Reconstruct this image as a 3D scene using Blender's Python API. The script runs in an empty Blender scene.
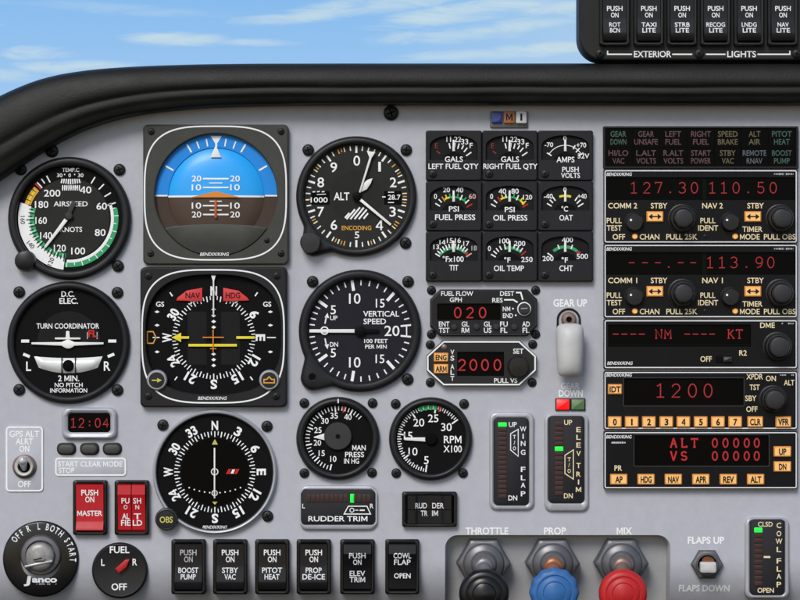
import bpy, bmesh, math, random
from math import sin, cos, pi, radians, atan2, hypot

random.seed(7)
scene = bpy.context.scene
C = scene.collection
S = 0.0006            # metres per panel unit (the panel is laid out on an 800 x 600 drawing)

# ------------------------------------------------------------------ camera
CAM_D = 1.6
cam = bpy.data.cameras.new('camera')
cam.sensor_width = 36.0
cam.lens = 36.0 * CAM_D / (800 * S)
cam.clip_start = 0.05
cam.clip_end = 500.0
cam_ob = bpy.data.objects.new('camera', cam)
cam_ob.location = (0, -CAM_D, 0)
cam_ob.rotation_euler = (radians(90), 0, 0)
C.objects.link(cam_ob)
scene.camera = cam_ob

# ------------------------------------------------------------------ light
SUN_EL, SUN_AZ = 40.0, 200.0        # degrees; azimuth from +Y clockwise: the sun stands behind the camera, to the left
sd = (sin(radians(SUN_AZ)) * cos(radians(SUN_EL)), cos(radians(SUN_AZ)) * cos(radians(SUN_EL)), sin(radians(SUN_EL)))
world = bpy.data.worlds.new('World')
scene.world = world
world.use_nodes = True
wn, wl = world.node_tree.nodes, world.node_tree.links
bg = wn['Background']
sk = wn.new('ShaderNodeTexSky')
sk.sky_type = 'NISHITA'
sk.sun_disc = False
sk.sun_elevation = radians(SUN_EL)
sk.sun_rotation = radians(SUN_AZ)
wl.new(sk.outputs[0], bg.inputs[0])
bg.inputs[1].default_value = 0.11
sun = bpy.data.lights.new('sun', 'SUN')
sun.energy = 2.0
sun.angle = radians(24)
sun.color = (1.0, 0.96, 0.9)
sun_ob = bpy.data.objects.new('sun', sun)
from mathutils import Vector
sun_ob.rotation_euler = Vector(sd).to_track_quat('Z', 'Y').to_euler()
sun_ob.location = Vector(sd) * 3
C.objects.link(sun_ob)
scene.view_settings.view_transform = 'Standard'
scene.view_settings.look = 'None'
scene.view_settings.exposure = 0.2
scene.view_settings.gamma = 1.0

# ------------------------------------------------------------------ materials
MATS = {}
def pm(name, col, rough=0.5, metal=0.0, spec=0.5, bump=0.0, bscale=900.0, var=0.0, vscale=60.0, emit=0.0, coat=0.0, scratch=0.0, base=None):
    m = bpy.data.materials.new(name)
    m.use_nodes = True
    n, l = m.node_tree.nodes, m.node_tree.links
    b = n['Principled BSDF']
    c4 = (*col, 1.0)
    b.inputs['Base Color'].default_value = c4
    b.inputs['Roughness'].default_value = rough
    b.inputs['Metallic'].default_value = metal
    b.inputs['Specular IOR Level'].default_value = spec
    b.inputs['Coat Weight'].default_value = coat
    if emit:
        b.inputs['Emission Color'].default_value = c4
        b.inputs['Emission Strength'].default_value = emit
        if base: b.inputs['Base Color'].default_value = (*base, 1.0)
    tc = None
    if bump or var or scratch:
        tc = n.new('ShaderNodeNewGeometry')
    if var:
        t = n.new('ShaderNodeTexNoise')
        t.inputs['Scale'].default_value = vscale
        t.inputs['Detail'].default_value = 6
        t.inputs['Roughness'].default_value = 0.65
        l.new(tc.outputs['Position'], t.inputs['Vector'])
        r = n.new('ShaderNodeMapRange')
        r.inputs['From Min'].default_value = 0.3
        r.inputs['From Max'].default_value = 0.7
        r.inputs['To Min'].default_value = 1.0 - var
        r.inputs['To Max'].default_value = 1.0 + var
        l.new(t.outputs[0], r.inputs['Value'])
        v = n.new('ShaderNodeVectorMath'); v.operation = 'SCALE'
        v.inputs[0].default_value = col
        l.new(r.outputs[0], v.inputs['Scale'])
        l.new(v.outputs[0], b.inputs['Base Color'])
        r2 = n.new('ShaderNodeMapRange')
        r2.inputs['To Min'].default_value = max(0.05, rough - 0.12)
        r2.inputs['To Max'].default_value = min(1.0, rough + 0.12)
        l.new(t.outputs[0], r2.inputs['Value'])
        l.new(r2.outputs[0], b.inputs['Roughness'])
    if bump:
        t = n.new('ShaderNodeTexNoise')
        t.inputs['Scale'].default_value = bscale
        t.inputs['Detail'].default_value = 3
        l.new(tc.outputs['Position'], t.inputs['Vector'])
        bp = n.new('ShaderNodeBump')
        bp.inputs['Strength'].default_value = bump
        bp.inputs['Distance'].default_value = 0.0004
        l.new(t.outputs[0], bp.inputs['Height'])
        l.new(bp.outputs[0], b.inputs['Normal'])
    MATS[name] = m
    return m

pm('panel_paint', (0.448, 0.457, 0.508), 0.55, spec=0.35, bump=0.16, bscale=1300, var=0.05, vscale=150)
pm('recess_paint', (0.40, 0.405, 0.42), 0.55, spec=0.3, bump=0.08, bscale=1600, var=0.06)
pm('vinyl', (0.0085, 0.0085, 0.008), 0.52, spec=0.24, bump=0.3, bscale=800, var=0.25, vscale=45)
pm('bezel_black', (0.013, 0.013, 0.0145), 0.42, spec=0.32, bump=0.12, bscale=2200, var=0.12, vscale=90)
pm('bezel_olive', (0.048, 0.0495, 0.042), 0.5, spec=0.28, bump=0.12, bscale=2200, var=0.12, vscale=90)
pm('bezel_grey', (0.013, 0.0132, 0.0155), 0.45, spec=0.24, bump=0.12, bscale=2200, var=0.12, vscale=90)
pm('dial_black', (0.0045, 0.0045, 0.0052), 0.6, spec=0.08, var=0.12, vscale=120)
pm('dial_grey', (0.0125, 0.0125, 0.0135), 0.6, spec=0.1, var=0.12, vscale=120)
pm('dial_charcoal', (0.026, 0.026, 0.0242), 0.6, spec=0.1, var=0.10, vscale=120)
pm('dial_slate', (0.0175, 0.0168, 0.0235), 0.6, spec=0.1, var=0.10, vscale=120)
pm('plate_olive', (0.0185, 0.0195, 0.0175), 0.5, spec=0.2, bump=0.12, bscale=2200, var=0.12, vscale=90)
pm('dial_hubdisc', (0.0225, 0.0225, 0.021), 0.6, spec=0.1, var=0.1, vscale=120)
pm('dial_hub', (0.038, 0.038, 0.038), 0.5, spec=0.25, var=0.1, vscale=150)
pm('white_ink', (0.86, 0.865, 0.87), 0.6, spec=0.2, var=0.04, vscale=300)
pm('white_needle', (0.82, 0.82, 0.80), 0.45, spec=0.3, var=0.03, vscale=300)
pm('silver_ink', (0.72, 0.73, 0.76), 0.5, spec=0.3)
pm('grey_ink', (0.45, 0.45, 0.47), 0.6, spec=0.2)
pm('faded_ink', (0.74, 0.75, 0.77), 0.6, spec=0.2, var=0.12, vscale=140)
pm('cream_ink', (0.85, 0.72, 0.45), 0.6, spec=0.2, var=0.04, vscale=300)
pm('black_ink', (0.012, 0.011, 0.01), 0.6, spec=0.2)
pm('amber_ink', (0.72, 0.36, 0.06), 0.6, spec=0.2)
pm('yellow_ink', (0.80, 0.66, 0.04), 0.55, spec=0.2)
pm('olive_ink', (0.55, 0.52, 0.12), 0.55, spec=0.2)
pm('green_ink', (0.04, 0.36, 0.14), 0.55, spec=0.2)
pm('lime_ink', (0.03, 0.5, 0.09), 0.55, spec=0.2)
pm('red_ink', (0.55, 0.025, 0.02), 0.55, spec=0.2)
pm('dull_red', (0.24, 0.03, 0.03), 0.55, spec=0.2)
pm('sky_blue', (0.012, 0.36, 0.90), 0.34, spec=0.45)
pm('deep_blue', (0.02, 0.25, 0.74), 0.55, spec=0.2)
pm('earth_brown', (0.080, 0.053, 0.040), 0.55, spec=0.25)
pm('dark_brown', (0.062, 0.039, 0.031), 0.6, spec=0.2)
pm('orange_ink', (0.72, 0.25, 0.045), 0.55, spec=0.2)
pm('rust_ink', (0.50, 0.10, 0.03), 0.55, spec=0.2)
pm('screw_black', (0.022, 0.022, 0.024), 0.46, metal=0.4, spec=0.35, var=0.25, vscale=300)
pm('slot_black', (0.003, 0.003, 0.003), 0.7, spec=0.06)
pm('display_black', (0.0016, 0.0014, 0.0014), 0.35, spec=0.06)
pm('led_red', (0.36, 0.006, 0.011), 0.5, emit=0.85, base=(0.02, 0.001, 0.001))
pm('led_bright', (0.44, 0.006, 0.012), 0.5, emit=0.92, base=(0.02, 0.001, 0.001))
pm('led_green', (0.01, 0.85, 0.05), 0.4, emit=0.8)
pm('led_off', (0.055, 0.028, 0.026), 0.45, spec=0.3)
pm('key_face', (0.80, 0.44, 0.15), 0.45, spec=0.3, emit=0.26, var=0.08, vscale=220)
pm('key_edge', (0.62, 0.24, 0.05), 0.45, spec=0.3, emit=0.06)
pm('knob_black', (0.011, 0.011, 0.0125), 0.38, spec=0.35, bump=0.05, bscale=2500, var=0.12, vscale=120)
pm('knob_grey', (0.026, 0.026, 0.029), 0.38, spec=0.35, var=0.12, vscale=120)
pm('switch_black', (0.006, 0.006, 0.007), 0.3, spec=0.4, var=0.15, vscale=100)
pm('switch_face', (0.0065, 0.0065, 0.008), 0.34, spec=0.3, var=0.12, vscale=100)
pm('switch_red', (0.46, 0.011, 0.017), 0.4, spec=0.25, var=0.08, vscale=100)
pm('frame_silver', (0.42, 0.43, 0.47), 0.4, metal=0.25, spec=0.5, bump=0.05, bscale=1800, var=0.06, vscale=90)
pm('indicator_face', (0.016, 0.016, 0.020), 0.5, spec=0.2, var=0.08, vscale=120)
pm('steel', (0.60, 0.60, 0.60), 0.34, metal=0.55, var=0.10, vscale=150)
pm('key_metal', (0.27, 0.265, 0.26), 0.42, metal=0.35, var=0.28, vscale=260, bump=0.2, bscale=500)
pm('dark_steel', (0.18, 0.18, 0.195), 0.4, metal=0.4, var=0.15, vscale=120)
pm('nut_grey', (0.13, 0.13, 0.14), 0.38, metal=0.5, var=0.12, vscale=120)
pm('copper', (0.30, 0.12, 0.06), 0.4, metal=0.35, var=0.2, vscale=150)
pm('brown_steel', (0.22, 0.15, 0.13), 0.4, metal=0.4, var=0.2, vscale=150)
pm('ivory', (0.52, 0.52, 0.515), 0.42, spec=0.3, var=0.07, vscale=110, bump=0.04, bscale=900)
pm('knob_blue', (0.035, 0.135, 0.36), 0.42, spec=0.3, var=0.10, vscale=140, bump=0.05, bscale=1500)
pm('knob_red', (0.47, 0.018, 0.02), 0.42, spec=0.3, var=0.10, vscale=140, bump=0.05, bscale=1500)
pm('lamp_red', (0.85, 0.008, 0.008), 0.3, emit=0.65)
pm('lamp_green', (0.105, 0.205, 0.09), 0.35, spec=0.35)
pm('lens_blue', (0.012, 0.035, 0.22), 0.25, spec=0.5)
pm('lens_amber', (0.42, 0.13, 0.045), 0.3, spec=0.5)
pm('lens_white', (0.66, 0.66, 0.66), 0.3, spec=0.5)
pm('tube_glass', (0.70, 0.71, 0.70), 0.15, spec=0.6)
pm('dim_green', (0.038, 0.092, 0.06), 0.5)
pm('dim_red', (0.095, 0.040, 0.047), 0.5)
pm('dim_yellow', (0.10, 0.088, 0.036), 0.5)
pm('dim_blue', (0.078, 0.095, 0.12), 0.5)
pm('dim_teal', (0.030, 0.083, 0.066), 0.5)

# ------------------------------------------------------------------ 2-D shapes (x right, y down, drawing units)
def circle(cx, cy, r, n=72):
    return [(cx + r * cos(2*pi*i/n), cy + r * sin(2*pi*i/n)) for i in range(n)]

def rrect(x0, y0, x1, y1, r, n=5):
    r = max(0.0, min(r, (x1-x0)/2 - 1e-4, (y1-y0)/2 - 1e-4))
    if r < 1e-3:
        return [(x0, y0), (x1, y0), (x1, y1), (x0, y1)]
    out = []
    for (cx, cy, a) in ((x1-r, y0+r, -90), (x1-r, y1-r, 0), (x0+r, y1-r, 90), (x0+r, y0+r, 180)):
        for i in range(n+1):
            t = radians(a + 90*i/n)
            out.append((cx + r*cos(t), cy + r*sin(t)))
    return out

def octagon(x0, y0, x1, y1, c, cy=None):
    cy = c if cy is None else cy
    return [(x0+c, y0), (x1-c, y0), (x1, y0+cy), (x1, y1-cy), (x1-c, y1), (x0+c, y1), (x0, y1-cy), (x0, y0+cy)]

def hexagon(cx, cy, r, a0=0):
    return [(cx + r*cos(radians(a0+60*i)), cy + r*sin(radians(a0+60*i))) for i in range(6)]

def squircle(cx, cy, a, b, n=3.0, k=96):
    out = []
    for i in range(k):
        t = 2*pi*i/k
        c, s = cos(t), sin(t)
        out.append((cx + a*math.copysign(abs(c)**(2/n), c), cy + b*math.copysign(abs(s)**(2/n), s)))
    return out

def area(p):
    return 0.5*sum(p[i][0]*p[(i+1) % len(p)][1] - p[(i+1) % len(p)][0]*p[i][1] for i in range(len(p)))

def inset(p, d):
    sgn = 1 if area(p) > 0 else -1
    out, n = [], len(p)
    for i in range(n):
        a, b, c = p[i-1], p[i], p[(i+1) % n]
        e1 = (b[0]-a[0], b[1]-a[1]); e2 = (c[0]-b[0], c[1]-b[1])
        l1, l2 = hypot(*e1) or 1e-9, hypot(*e2) or 1e-9
        n1 = (-e1[1]/l1*sgn, e1[0]/l1*sgn); n2 = (-e2[1]/l2*sgn, e2[0]/l2*sgn)
        k = 1 + n1[0]*n2[0] + n1[1]*n2[1]
        k = max(k, 0.3)
        out.append((b[0] + d*(n1[0]+n2[0])/k, b[1] + d*(n1[1]+n2[1])/k))
    return out

def pol(cx, cy, ang, r):            # clock angle, degrees clockwise from up
    t = radians(ang)
    return (cx + r*sin(t), cy - r*cos(t))

def ray_hit(poly, c, a):
    dx, dy = cos(a), sin(a)
    best = 0.0
    n = len(poly)
    for i in range(n):
        x1, y1 = poly[i][0]-c[0], poly[i][1]-c[1]
        x2, y2 = poly[(i+1) % n][0]-c[0], poly[(i+1) % n][1]-c[1]
        ex, ey = x2-x1, y2-y1
        den = dx*ey - dy*ex
        if abs(den) < 1e-12: continue
        t = (x1*ey - y1*ex)/den
        u = (x1*dy - y1*dx)/den
        if t > 0 and -1e-6 <= u <= 1+1e-6: best = max(best, t)
    return (c[0]+dx*best, c[1]+dy*best)

# ------------------------------------------------------------------ text
_font_cache = {}
def _font_mesh(s, wt):
    key = (s, wt)
    if key in _font_cache: return _font_cache[key]
    cu = bpy.data.curves.new('lettering_source', 'FONT')
    cu.body = s; cu.size = 1.0; cu.offset = wt; cu.resolution_u = 3
    cu.align_x = 'LEFT'
    ob = bpy.data.objects.new('lettering_source', cu)
    C.objects.link(ob)
    bpy.context.view_layer.update()
    me = ob.evaluated_get(bpy.context.evaluated_depsgraph_get()).to_mesh()
    vs = [(v.co.x, v.co.y) for v in me.vertices]
    fs = [tuple(p.vertices) for p in me.polygons]
    bpy.data.objects.remove(ob); bpy.data.curves.remove(cu)
    _font_cache[key] = (vs, fs)
    return _font_cache[key]
_raw_font_mesh = _font_mesh
_adv = {}
def _advance(s):
    if s not in _adv:
        _adv[s] = max(v[0] for v in _raw_font_mesh(s+'H', 0.0)[0]) - max(v[0] for v in _raw_font_mesh('H', 0.0)[0])
    return _adv[s]
_cut = {}
def _font_mesh(s, wt):
    # M and 4 are cut by hand so that bold lettering stays clean
    if not any(c in 'M4' for c in s): return _raw_font_mesh(s, wt)
    if (s, wt) in _cut: return _cut[(s, wt)]
    V, F, run = [], [], ''
    def put(vs, fs, dx):
        b = len(V); V.extend((x+dx, y) for x, y in vs); F.extend(tuple(b+i for i in f) for f in fs)
    for i, c in enumerate(s):
        if c not in 'M4':
            if c != ' ': put(*_raw_font_mesh(c, wt), _advance(s[:i]) if i else 0.0)
            continue
        rv = _raw_font_mesh(c, 0.0)[0]
        x0, x1 = min(v[0] for v in rv)-wt, max(v[0] for v in rv)+wt
        y0, y1 = min(v[1] for v in rv)-wt*.6, max(v[1] for v in rv)+wt*.6
        w, h, st = x1-x0, y1-y0, .085+2*wt
        if c == 'M':
            m = w/2
            pts = [(0, 0), (0, h), (st*1.05, h), (m, h*.42), (w-st*1.05, h), (w, h), (w, 0), (w-st, 0), (w-st, h*.70), (m+st*.3, h*.12), (m-st*.3, h*.12), (st, h*.70), (st, 0)]
            fs = [(0, 1, 2, 11, 12), (2, 3, 10, 11), (3, 9, 10), (3, 4, 8, 9), (4, 5, 6, 7, 8)]
        else:
            xs = w*.66; yb = h*.24; k = st*.62
            pts = [(0, yb), (0, yb+st*.8), (xs-st*.15, h), (xs+st*.85, h), (xs+st*.85, yb+st*.8), (w, yb+st*.8), (w, yb), (xs+st*.85, yb), (xs+st*.85, 0), (xs-st*.15, 0), (xs-st*.15, yb), (xs-st*.15, yb+st*.8), (xs-st*.15, h-st*1.6), (st*1.05, yb+st*.8)]
            fs = [(0, 1, 13, 11, 10), (1, 2, 12, 13), (2, 3, 4, 11, 12), (11, 4, 7, 10), (4, 5, 6, 7), (10, 7, 8, 9)]
        put([(x0+px, y0+py) for px, py in pts], fs, _advance(s[:i]) if i else 0.0)
    _cut[(s, wt)] = (V, F)
    return _cut[(s, wt)]
_hv = _raw_font_mesh('H', 0.0)[0]
CAP = max(v[1] for v in _hv) - min(v[1] for v in _hv)

def arc(cx, cy, rx, ry, a0, a1, n=14):
    return [(cx + rx*cos(radians(a0+(a1-a0)*i/n)), cy + ry*sin(radians(a0+(a1-a0)*i/n))) for i in range(n+1)]
GLYPH = {
    '0': [arc(.3, .5, .26, .5, 0, 360, 24)],
    '1': [[(.08, .16), (.31, 0), (.31, 1)], [(.06, 1), (.55, 1)]],
    '2': [arc(.3, .28, .25, .28, 190, 395) + [(.04, 1), (.57, 1)]],
    '3': [arc(.27, .25, .25, .25, -155, 90), arc(.27, .74, .28, .26, -90, 155)],
    '4': [[(.44, 1), (.44, 0), (.02, .68), (.6, .68)]],
    '5': [[(.53, 0), (.12, 0), (.09, .44)] + arc(.29, .69, .27, .31, -130, 155)],
    '7': [[(.04, .12), (.04, 0), (.56, 0), (.24, 1)]],
    '9': [arc(.3, .31, .26, .31, 0, 360, 22), [(.56, .31), (.54, .62), (.42, .88), (.12, 1)]],
    '.': [[(.25, .93), (.37, .93)]],
    ':': [[(.24, .34), (.36, .34)], [(.24, .78), (.36, .78)]],
    '-': [[(.07, .53), (.55, .53)]],
    'N': [[(.06, 1), (.06, 0), (.56, 1), (.56, 0)], [(-.03, 1), (.16, 1)], [(.46, 0), (.65, 0)], [(-.03, 0), (.06, 0)]],
    'M': [[(.04, 1), (.04, 0), (.31, .62), (.58, 0), (.58, 1)], [(-.05, 1), (.14, 1)], [(.48, 1), (.67, 1)]],
    'K': [[(.1, 0), (.1, 1)], [(.56, 0), (.1, .58)], [(.24, .42), (.58, 1)], [(.0, 1), (.2, 1)], [(.0, 0), (.2, 0)], [(.48, 1), (.66, 1)]],
    'T': [[(.3, 0), (.3, 1)], [(.02, .16), (.02, 0), (.58, 0), (.58, .16)], [(.18, 1), (.42, 1)]],
    'A': [[(.04, 1), (.28, 0), (.32, 0), (.56, 1)], [(.15, .62), (.45, .62)], [(-.04, 1), (.14, 1)], [(.46, 1), (.64, 1)]],
    'L': [[(.12, 0), (.12, 1), (.56, 1), (.56, .82)], [(.0, 0), (.24, 0)]],
    'V': [[(.04, 0), (.28, 1), (.32, 1), (.56, 0)], [(-.04, 0), (.14, 0)], [(.46, 0), (.64, 0)]],
    'S': [arc(.3, .26, .23, .26, -20, -270) + arc(.3, .75, .25, .25, -90, 160)],
    ' ': [],
}

# ------------------------------------------------------------------ mesh builder
# small pieces that belong to a part rather than to the whole thing
BELONGS = {'screw': ('bezel', 'case', 'plate'), 'hub': ('needle', 'long_hand'), 'needle_tail': ('needle',), 'inner_knob': ('outer_knob',), 'light_segment': ('face',),
           'lamp': ('frame', 'base'), 'slip_ball': ('slip_tube',), 'ball_guide': ('slip_tube',), 'lens': ('housing',), 'paddle': ('lever_neck',), 'stalk': ('wheel_knob',), 'adjusting_screw': ('bezel',)}
def owner(name, t):
    for k in BELONGS.get(name, ()):
        c = [o for o in t.children if o.name.split('.')[0] == k]
        if c: return max(c, key=lambda o: o['order'])
    return t
_n = [0]
class MB:
    def __init__(self, t):
        self.o = t['_o'] if isinstance(t, dict) else t
        self.v, self.f, self.m, self.slots, self.sub = [], [], [], [], None
    def mi(self, mat):
        if mat not in self.slots: self.slots.append(mat)
        return self.slots.index(mat)
    def face(self, idx, mat): self.f.append(tuple(idx)); self.m.append(self.mi(mat))
    def add(self, pts3):
        b = len(self.v); self.v.extend(pts3); return b
    def poly(self, pts, z, mat):
        b = self.add([(p[0], p[1], z(p[0], p[1]) if callable(z) else z) for p in pts])
        self.face(range(b, b+len(pts)), mat)
    def loft(self, loops, mat, cap0=False, cap1=True, closed=True):       # loops of 3-D points
        n = len(loops[0]); bs = [self.add(l) for l in loops]
        for a, b in zip(bs, bs[1:]):
            for i in range(n if closed else n-1):
                j = (i+1) % n
                self.face((a+i, a+j, b+j, b+i), mat)
        if cap0: self.face(range(bs[0], bs[0]+n), mat)
        if cap1: self.face(range(bs[-1], bs[-1]+n), mat)
    def rloft(self, c, loops, mat, cap1=False, uni=48):                    # [(polygon, z)], star-shaped about c
        angs = set(round(2*pi*i/uni, 5) for i in range(uni))
        for p, _ in loops:
            for q in p: angs.add(round(atan2(q[1]-c[1], q[0]-c[0]) % (2*pi), 5))
        angs = sorted(angs)
        ded = [angs[0]]
        for a in angs[1:]:
            if a-ded[-1] > 2e-4: ded.append(a)
        L = [[(*ray_hit(p, c, a), z) for a in ded] for p, z in loops]
        self.loft(L, mat, cap1=cap1)
    def prism(self, pts, z0, z1, mat, bev=0.0):
        if bev:
            self.loft([[(*p, z0) for p in pts], [(*p, z1-bev) for p in pts], [(*p, z1-bev*.3) for p in inset(pts, bev*.3)], [(*p, z1) for p in inset(pts, bev)]], mat)
        else:
            self.loft([[(*p, z0) for p in pts], [(*p, z1) for p in pts]], mat)
    def lathe(self, cx, cy, prof, mat, seg=72, cap1=False, knurl=0, kamp=0.0, kmax=None):
        loops = []
        for (r, z) in prof:
            lp = []
            for i in range(seg):
                t = 2*pi*i/seg
                rr = r*(1 + (kamp*cos(knurl*t) if knurl and (kmax is None or r > kmax) else 0))
                lp.append((cx+rr*cos(t), cy+rr*sin(t), z))
            loops.append(lp)
        self.loft(loops, mat, cap1=cap1)
    def disc(self, cx, cy, r, z, mat, n=64): self.poly(circle(cx, cy, r, n), z, mat)
    def arc(self, cx, cy, r0, r1, a0, a1, z, mat):
        n = max(2, int(abs(a1-a0)/4))
        lo, hi = [], []
        for i in range(n+1):
            a = a0+(a1-a0)*i/n
            lo.append((*pol(cx, cy, a, r0), z)); hi.append((*pol(cx, cy, a, r1), z))
        self.loft([lo, hi], mat, cap1=False, closed=False)
    def line(self, p, q, w, z, mat, w2=None):
        dx, dy = q[0]-p[0], q[1]-p[1]; l = hypot(dx, dy) or 1e-9
        nx, ny = -dy/l, dx/l
        w2 = w if w2 is None else w2
        self.poly([(p[0]+nx*w/2, p[1]+ny*w/2), (q[0]+nx*w2/2, q[1]+ny*w2/2), (q[0]-nx*w2/2, q[1]-ny*w2/2), (p[0]-nx*w/2, p[1]-ny*w/2)], z, mat)
    def tick(self, cx, cy, a, r0, r1, w, z, mat): self.line(pol(cx, cy, a, r0), pol(cx, cy, a, r1), w, z, mat)
    def path(self, pts, w, z, mat, closed=False):                          # ribbon along a polyline
        n = len(pts)
        L, R = [], []
        for i in range(n):
            a = pts[i-1] if (i > 0 or closed) else None
            b = pts[i]
            c = pts[(i+1) % n] if (i < n-1 or closed) else None
            def nrm(p, q):
                d = (q[0]-p[0], q[1]-p[1]); l = hypot(*d) or 1e-9
                return (-d[1]/l, d[0]/l)
            n1 = nrm(a, b) if a else nrm(b, c)
            n2 = nrm(b, c) if c else n1
            k = max(0.45, 1+n1[0]*n2[0]+n1[1]*n2[1])
            ox, oy = (n1[0]+n2[0])/k*w/2, (n1[1]+n2[1])/k*w/2
            zz = z(b[0], b[1]) if callable(z) else z
            L.append((b[0]+ox, b[1]+oy, zz)); R.append((b[0]-ox, b[1]-oy, zz))
        self.loft([L, R], mat, cap1=False, closed=closed)
    def text(self, s, x, y, h, w=None, mat='white_ink', z=0.0, rot=0.0, wt=0.018, slant=0.0, sx=0.82):
        vs, fs = _font_mesh(s, wt)
        if not vs: return
        x0, x1 = min(v[0] for v in vs), max(v[0] for v in vs)
        k = h/CAP
        kx = (w/(x1-x0)) if w else k*sx
        cr, sr = cos(radians(rot)), sin(radians(rot))
        pts = []
        for v in vs:
            lx = (v[0]-(x0+x1)/2)*kx + slant*(v[1]-CAP/2)*k
            ly = -(v[1]-CAP/2)*k
            px, py = x+lx*cr-ly*sr, y+lx*sr+ly*cr
            pts.append((px, py, z(px, py) if callable(z) else z))
        b = self.add(pts)
        for f in fs: self.face([b+i for i in f], mat)
    def led(self, s, xs, y, h, w, sw, z, mat='led_red'):                   # stroke figures, one per x
        if self.sub is None: self.sub = MB(self.o)
        q = self.sub
        for ch, x in zip(s, xs):
            for k, st in enumerate(GLYPH[ch]):
                pts = [(x+(p[0]-.3)*w/.6, y+(p[1]-.5)*h) for p in st]
                if ch in '.:': q.line(pts[0], pts[1], sw*1.6, z+.05*k, mat)
                elif hypot(pts[0][0]-pts[-1][0], pts[0][1]-pts[-1][1]) < 1e-6: q.path(pts[:-1], sw, z+.05*k, mat, closed=True)
                else: q.path(pts, sw, z+.05*k, mat)
    def micro(self, x0, x1, y, h, z, mat='grey_ink'):                      # print too fine to read: a row of specks
        rnd = random.Random(int(x0*10))
        x = x0
        while x < x1-.6:
            w = rnd.uniform(.6, 1.5)
            if rnd.random() < .85: self.line((x, y), (min(x+w, x1), y), h*rnd.uniform(.6, 1), z, mat)
            x += w+rnd.uniform(.3, .7)
    def build(self, name, parent=None, smooth=35):
        ox, oy = self.o
        me = bpy.data.meshes.new(name)
        me.from_pydata([((x-ox)*S, -z*S, -(y-oy)*S) for x, y, z in self.v], [], self.f)
        for s in self.slots: me.materials.append(MATS[s])
        me.polygons.foreach_set('material_index', self.m)
        bm = bmesh.new(); bm.from_mesh(me)
        bmesh.ops.recalc_face_normals(bm, faces=bm.faces)
        bm.to_mesh(me); bm.free()
        me.polygons.foreach_set('use_smooth', [True]*len(me.polygons))
        me.set_sharp_from_angle(angle=radians(smooth))
        ob = bpy.data.objects.new(name, me)
        C.objects.link(ob)
        _n[0] += 1; ob['order'] = _n[0]
        if parent is not None: ob.parent = owner(name, parent)
        if self.sub is not None: self.sub.build('digits', ob)
        return ob

ORIG = {}
def thing(name, label, cat, cx, cy, group=None):
    o = bpy.data.objects.new(name, None)
    o.empty_display_size = 0.01
    o.location = ((cx-400)*S, 0, (300-cy)*S)
    o['label'] = label; o['category'] = cat
    if group: o['group'] = group
    C.objects.link(o)
    ORIG[o.name] = (cx, cy)
    return o
def mb(t): return MB(ORIG[t.name])
def tag(o, label, cat, group=None, kind=None):
    if label: o['label'] = label
    if cat: o['category'] = cat
    if group: o['group'] = group
    if kind: o['kind'] = kind

# ------------------------------------------------------------------ screws (parts)
def _screw_mesh():
    b = MB((0, 0))
    b.lathe(0, 0, [(1.0, -.1), (1.0, .28), (.86, .46), (.5, .58), (.0001, .6)], 'screw_black', 28)
    for a in (0, 90):
        b.line(pol(0, 0, a+45, -.55), pol(0, 0, a+45, .55), .2, .625+.01*(a > 0), 'slot_black')
    o = b.build('screw'); me = o.data
    bpy.data.objects.remove(o)
    return me
SCREW = _screw_mesh()
def screw(t, x, y, r, z=0.0, name='screw'):
    o = bpy.data.objects.new(name, SCREW)
    C.objects.link(o)
    cx, cy = ORIG[t.name]
    o.parent = owner('screw', t)
    o.location = ((x-cx)*S, -z*S, -(y-cy)*S)
    r *= .94; o.scale = (r, r, r)
    o.rotation_euler = (0, random.uniform(0, 6.28), 0)
    return o

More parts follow.
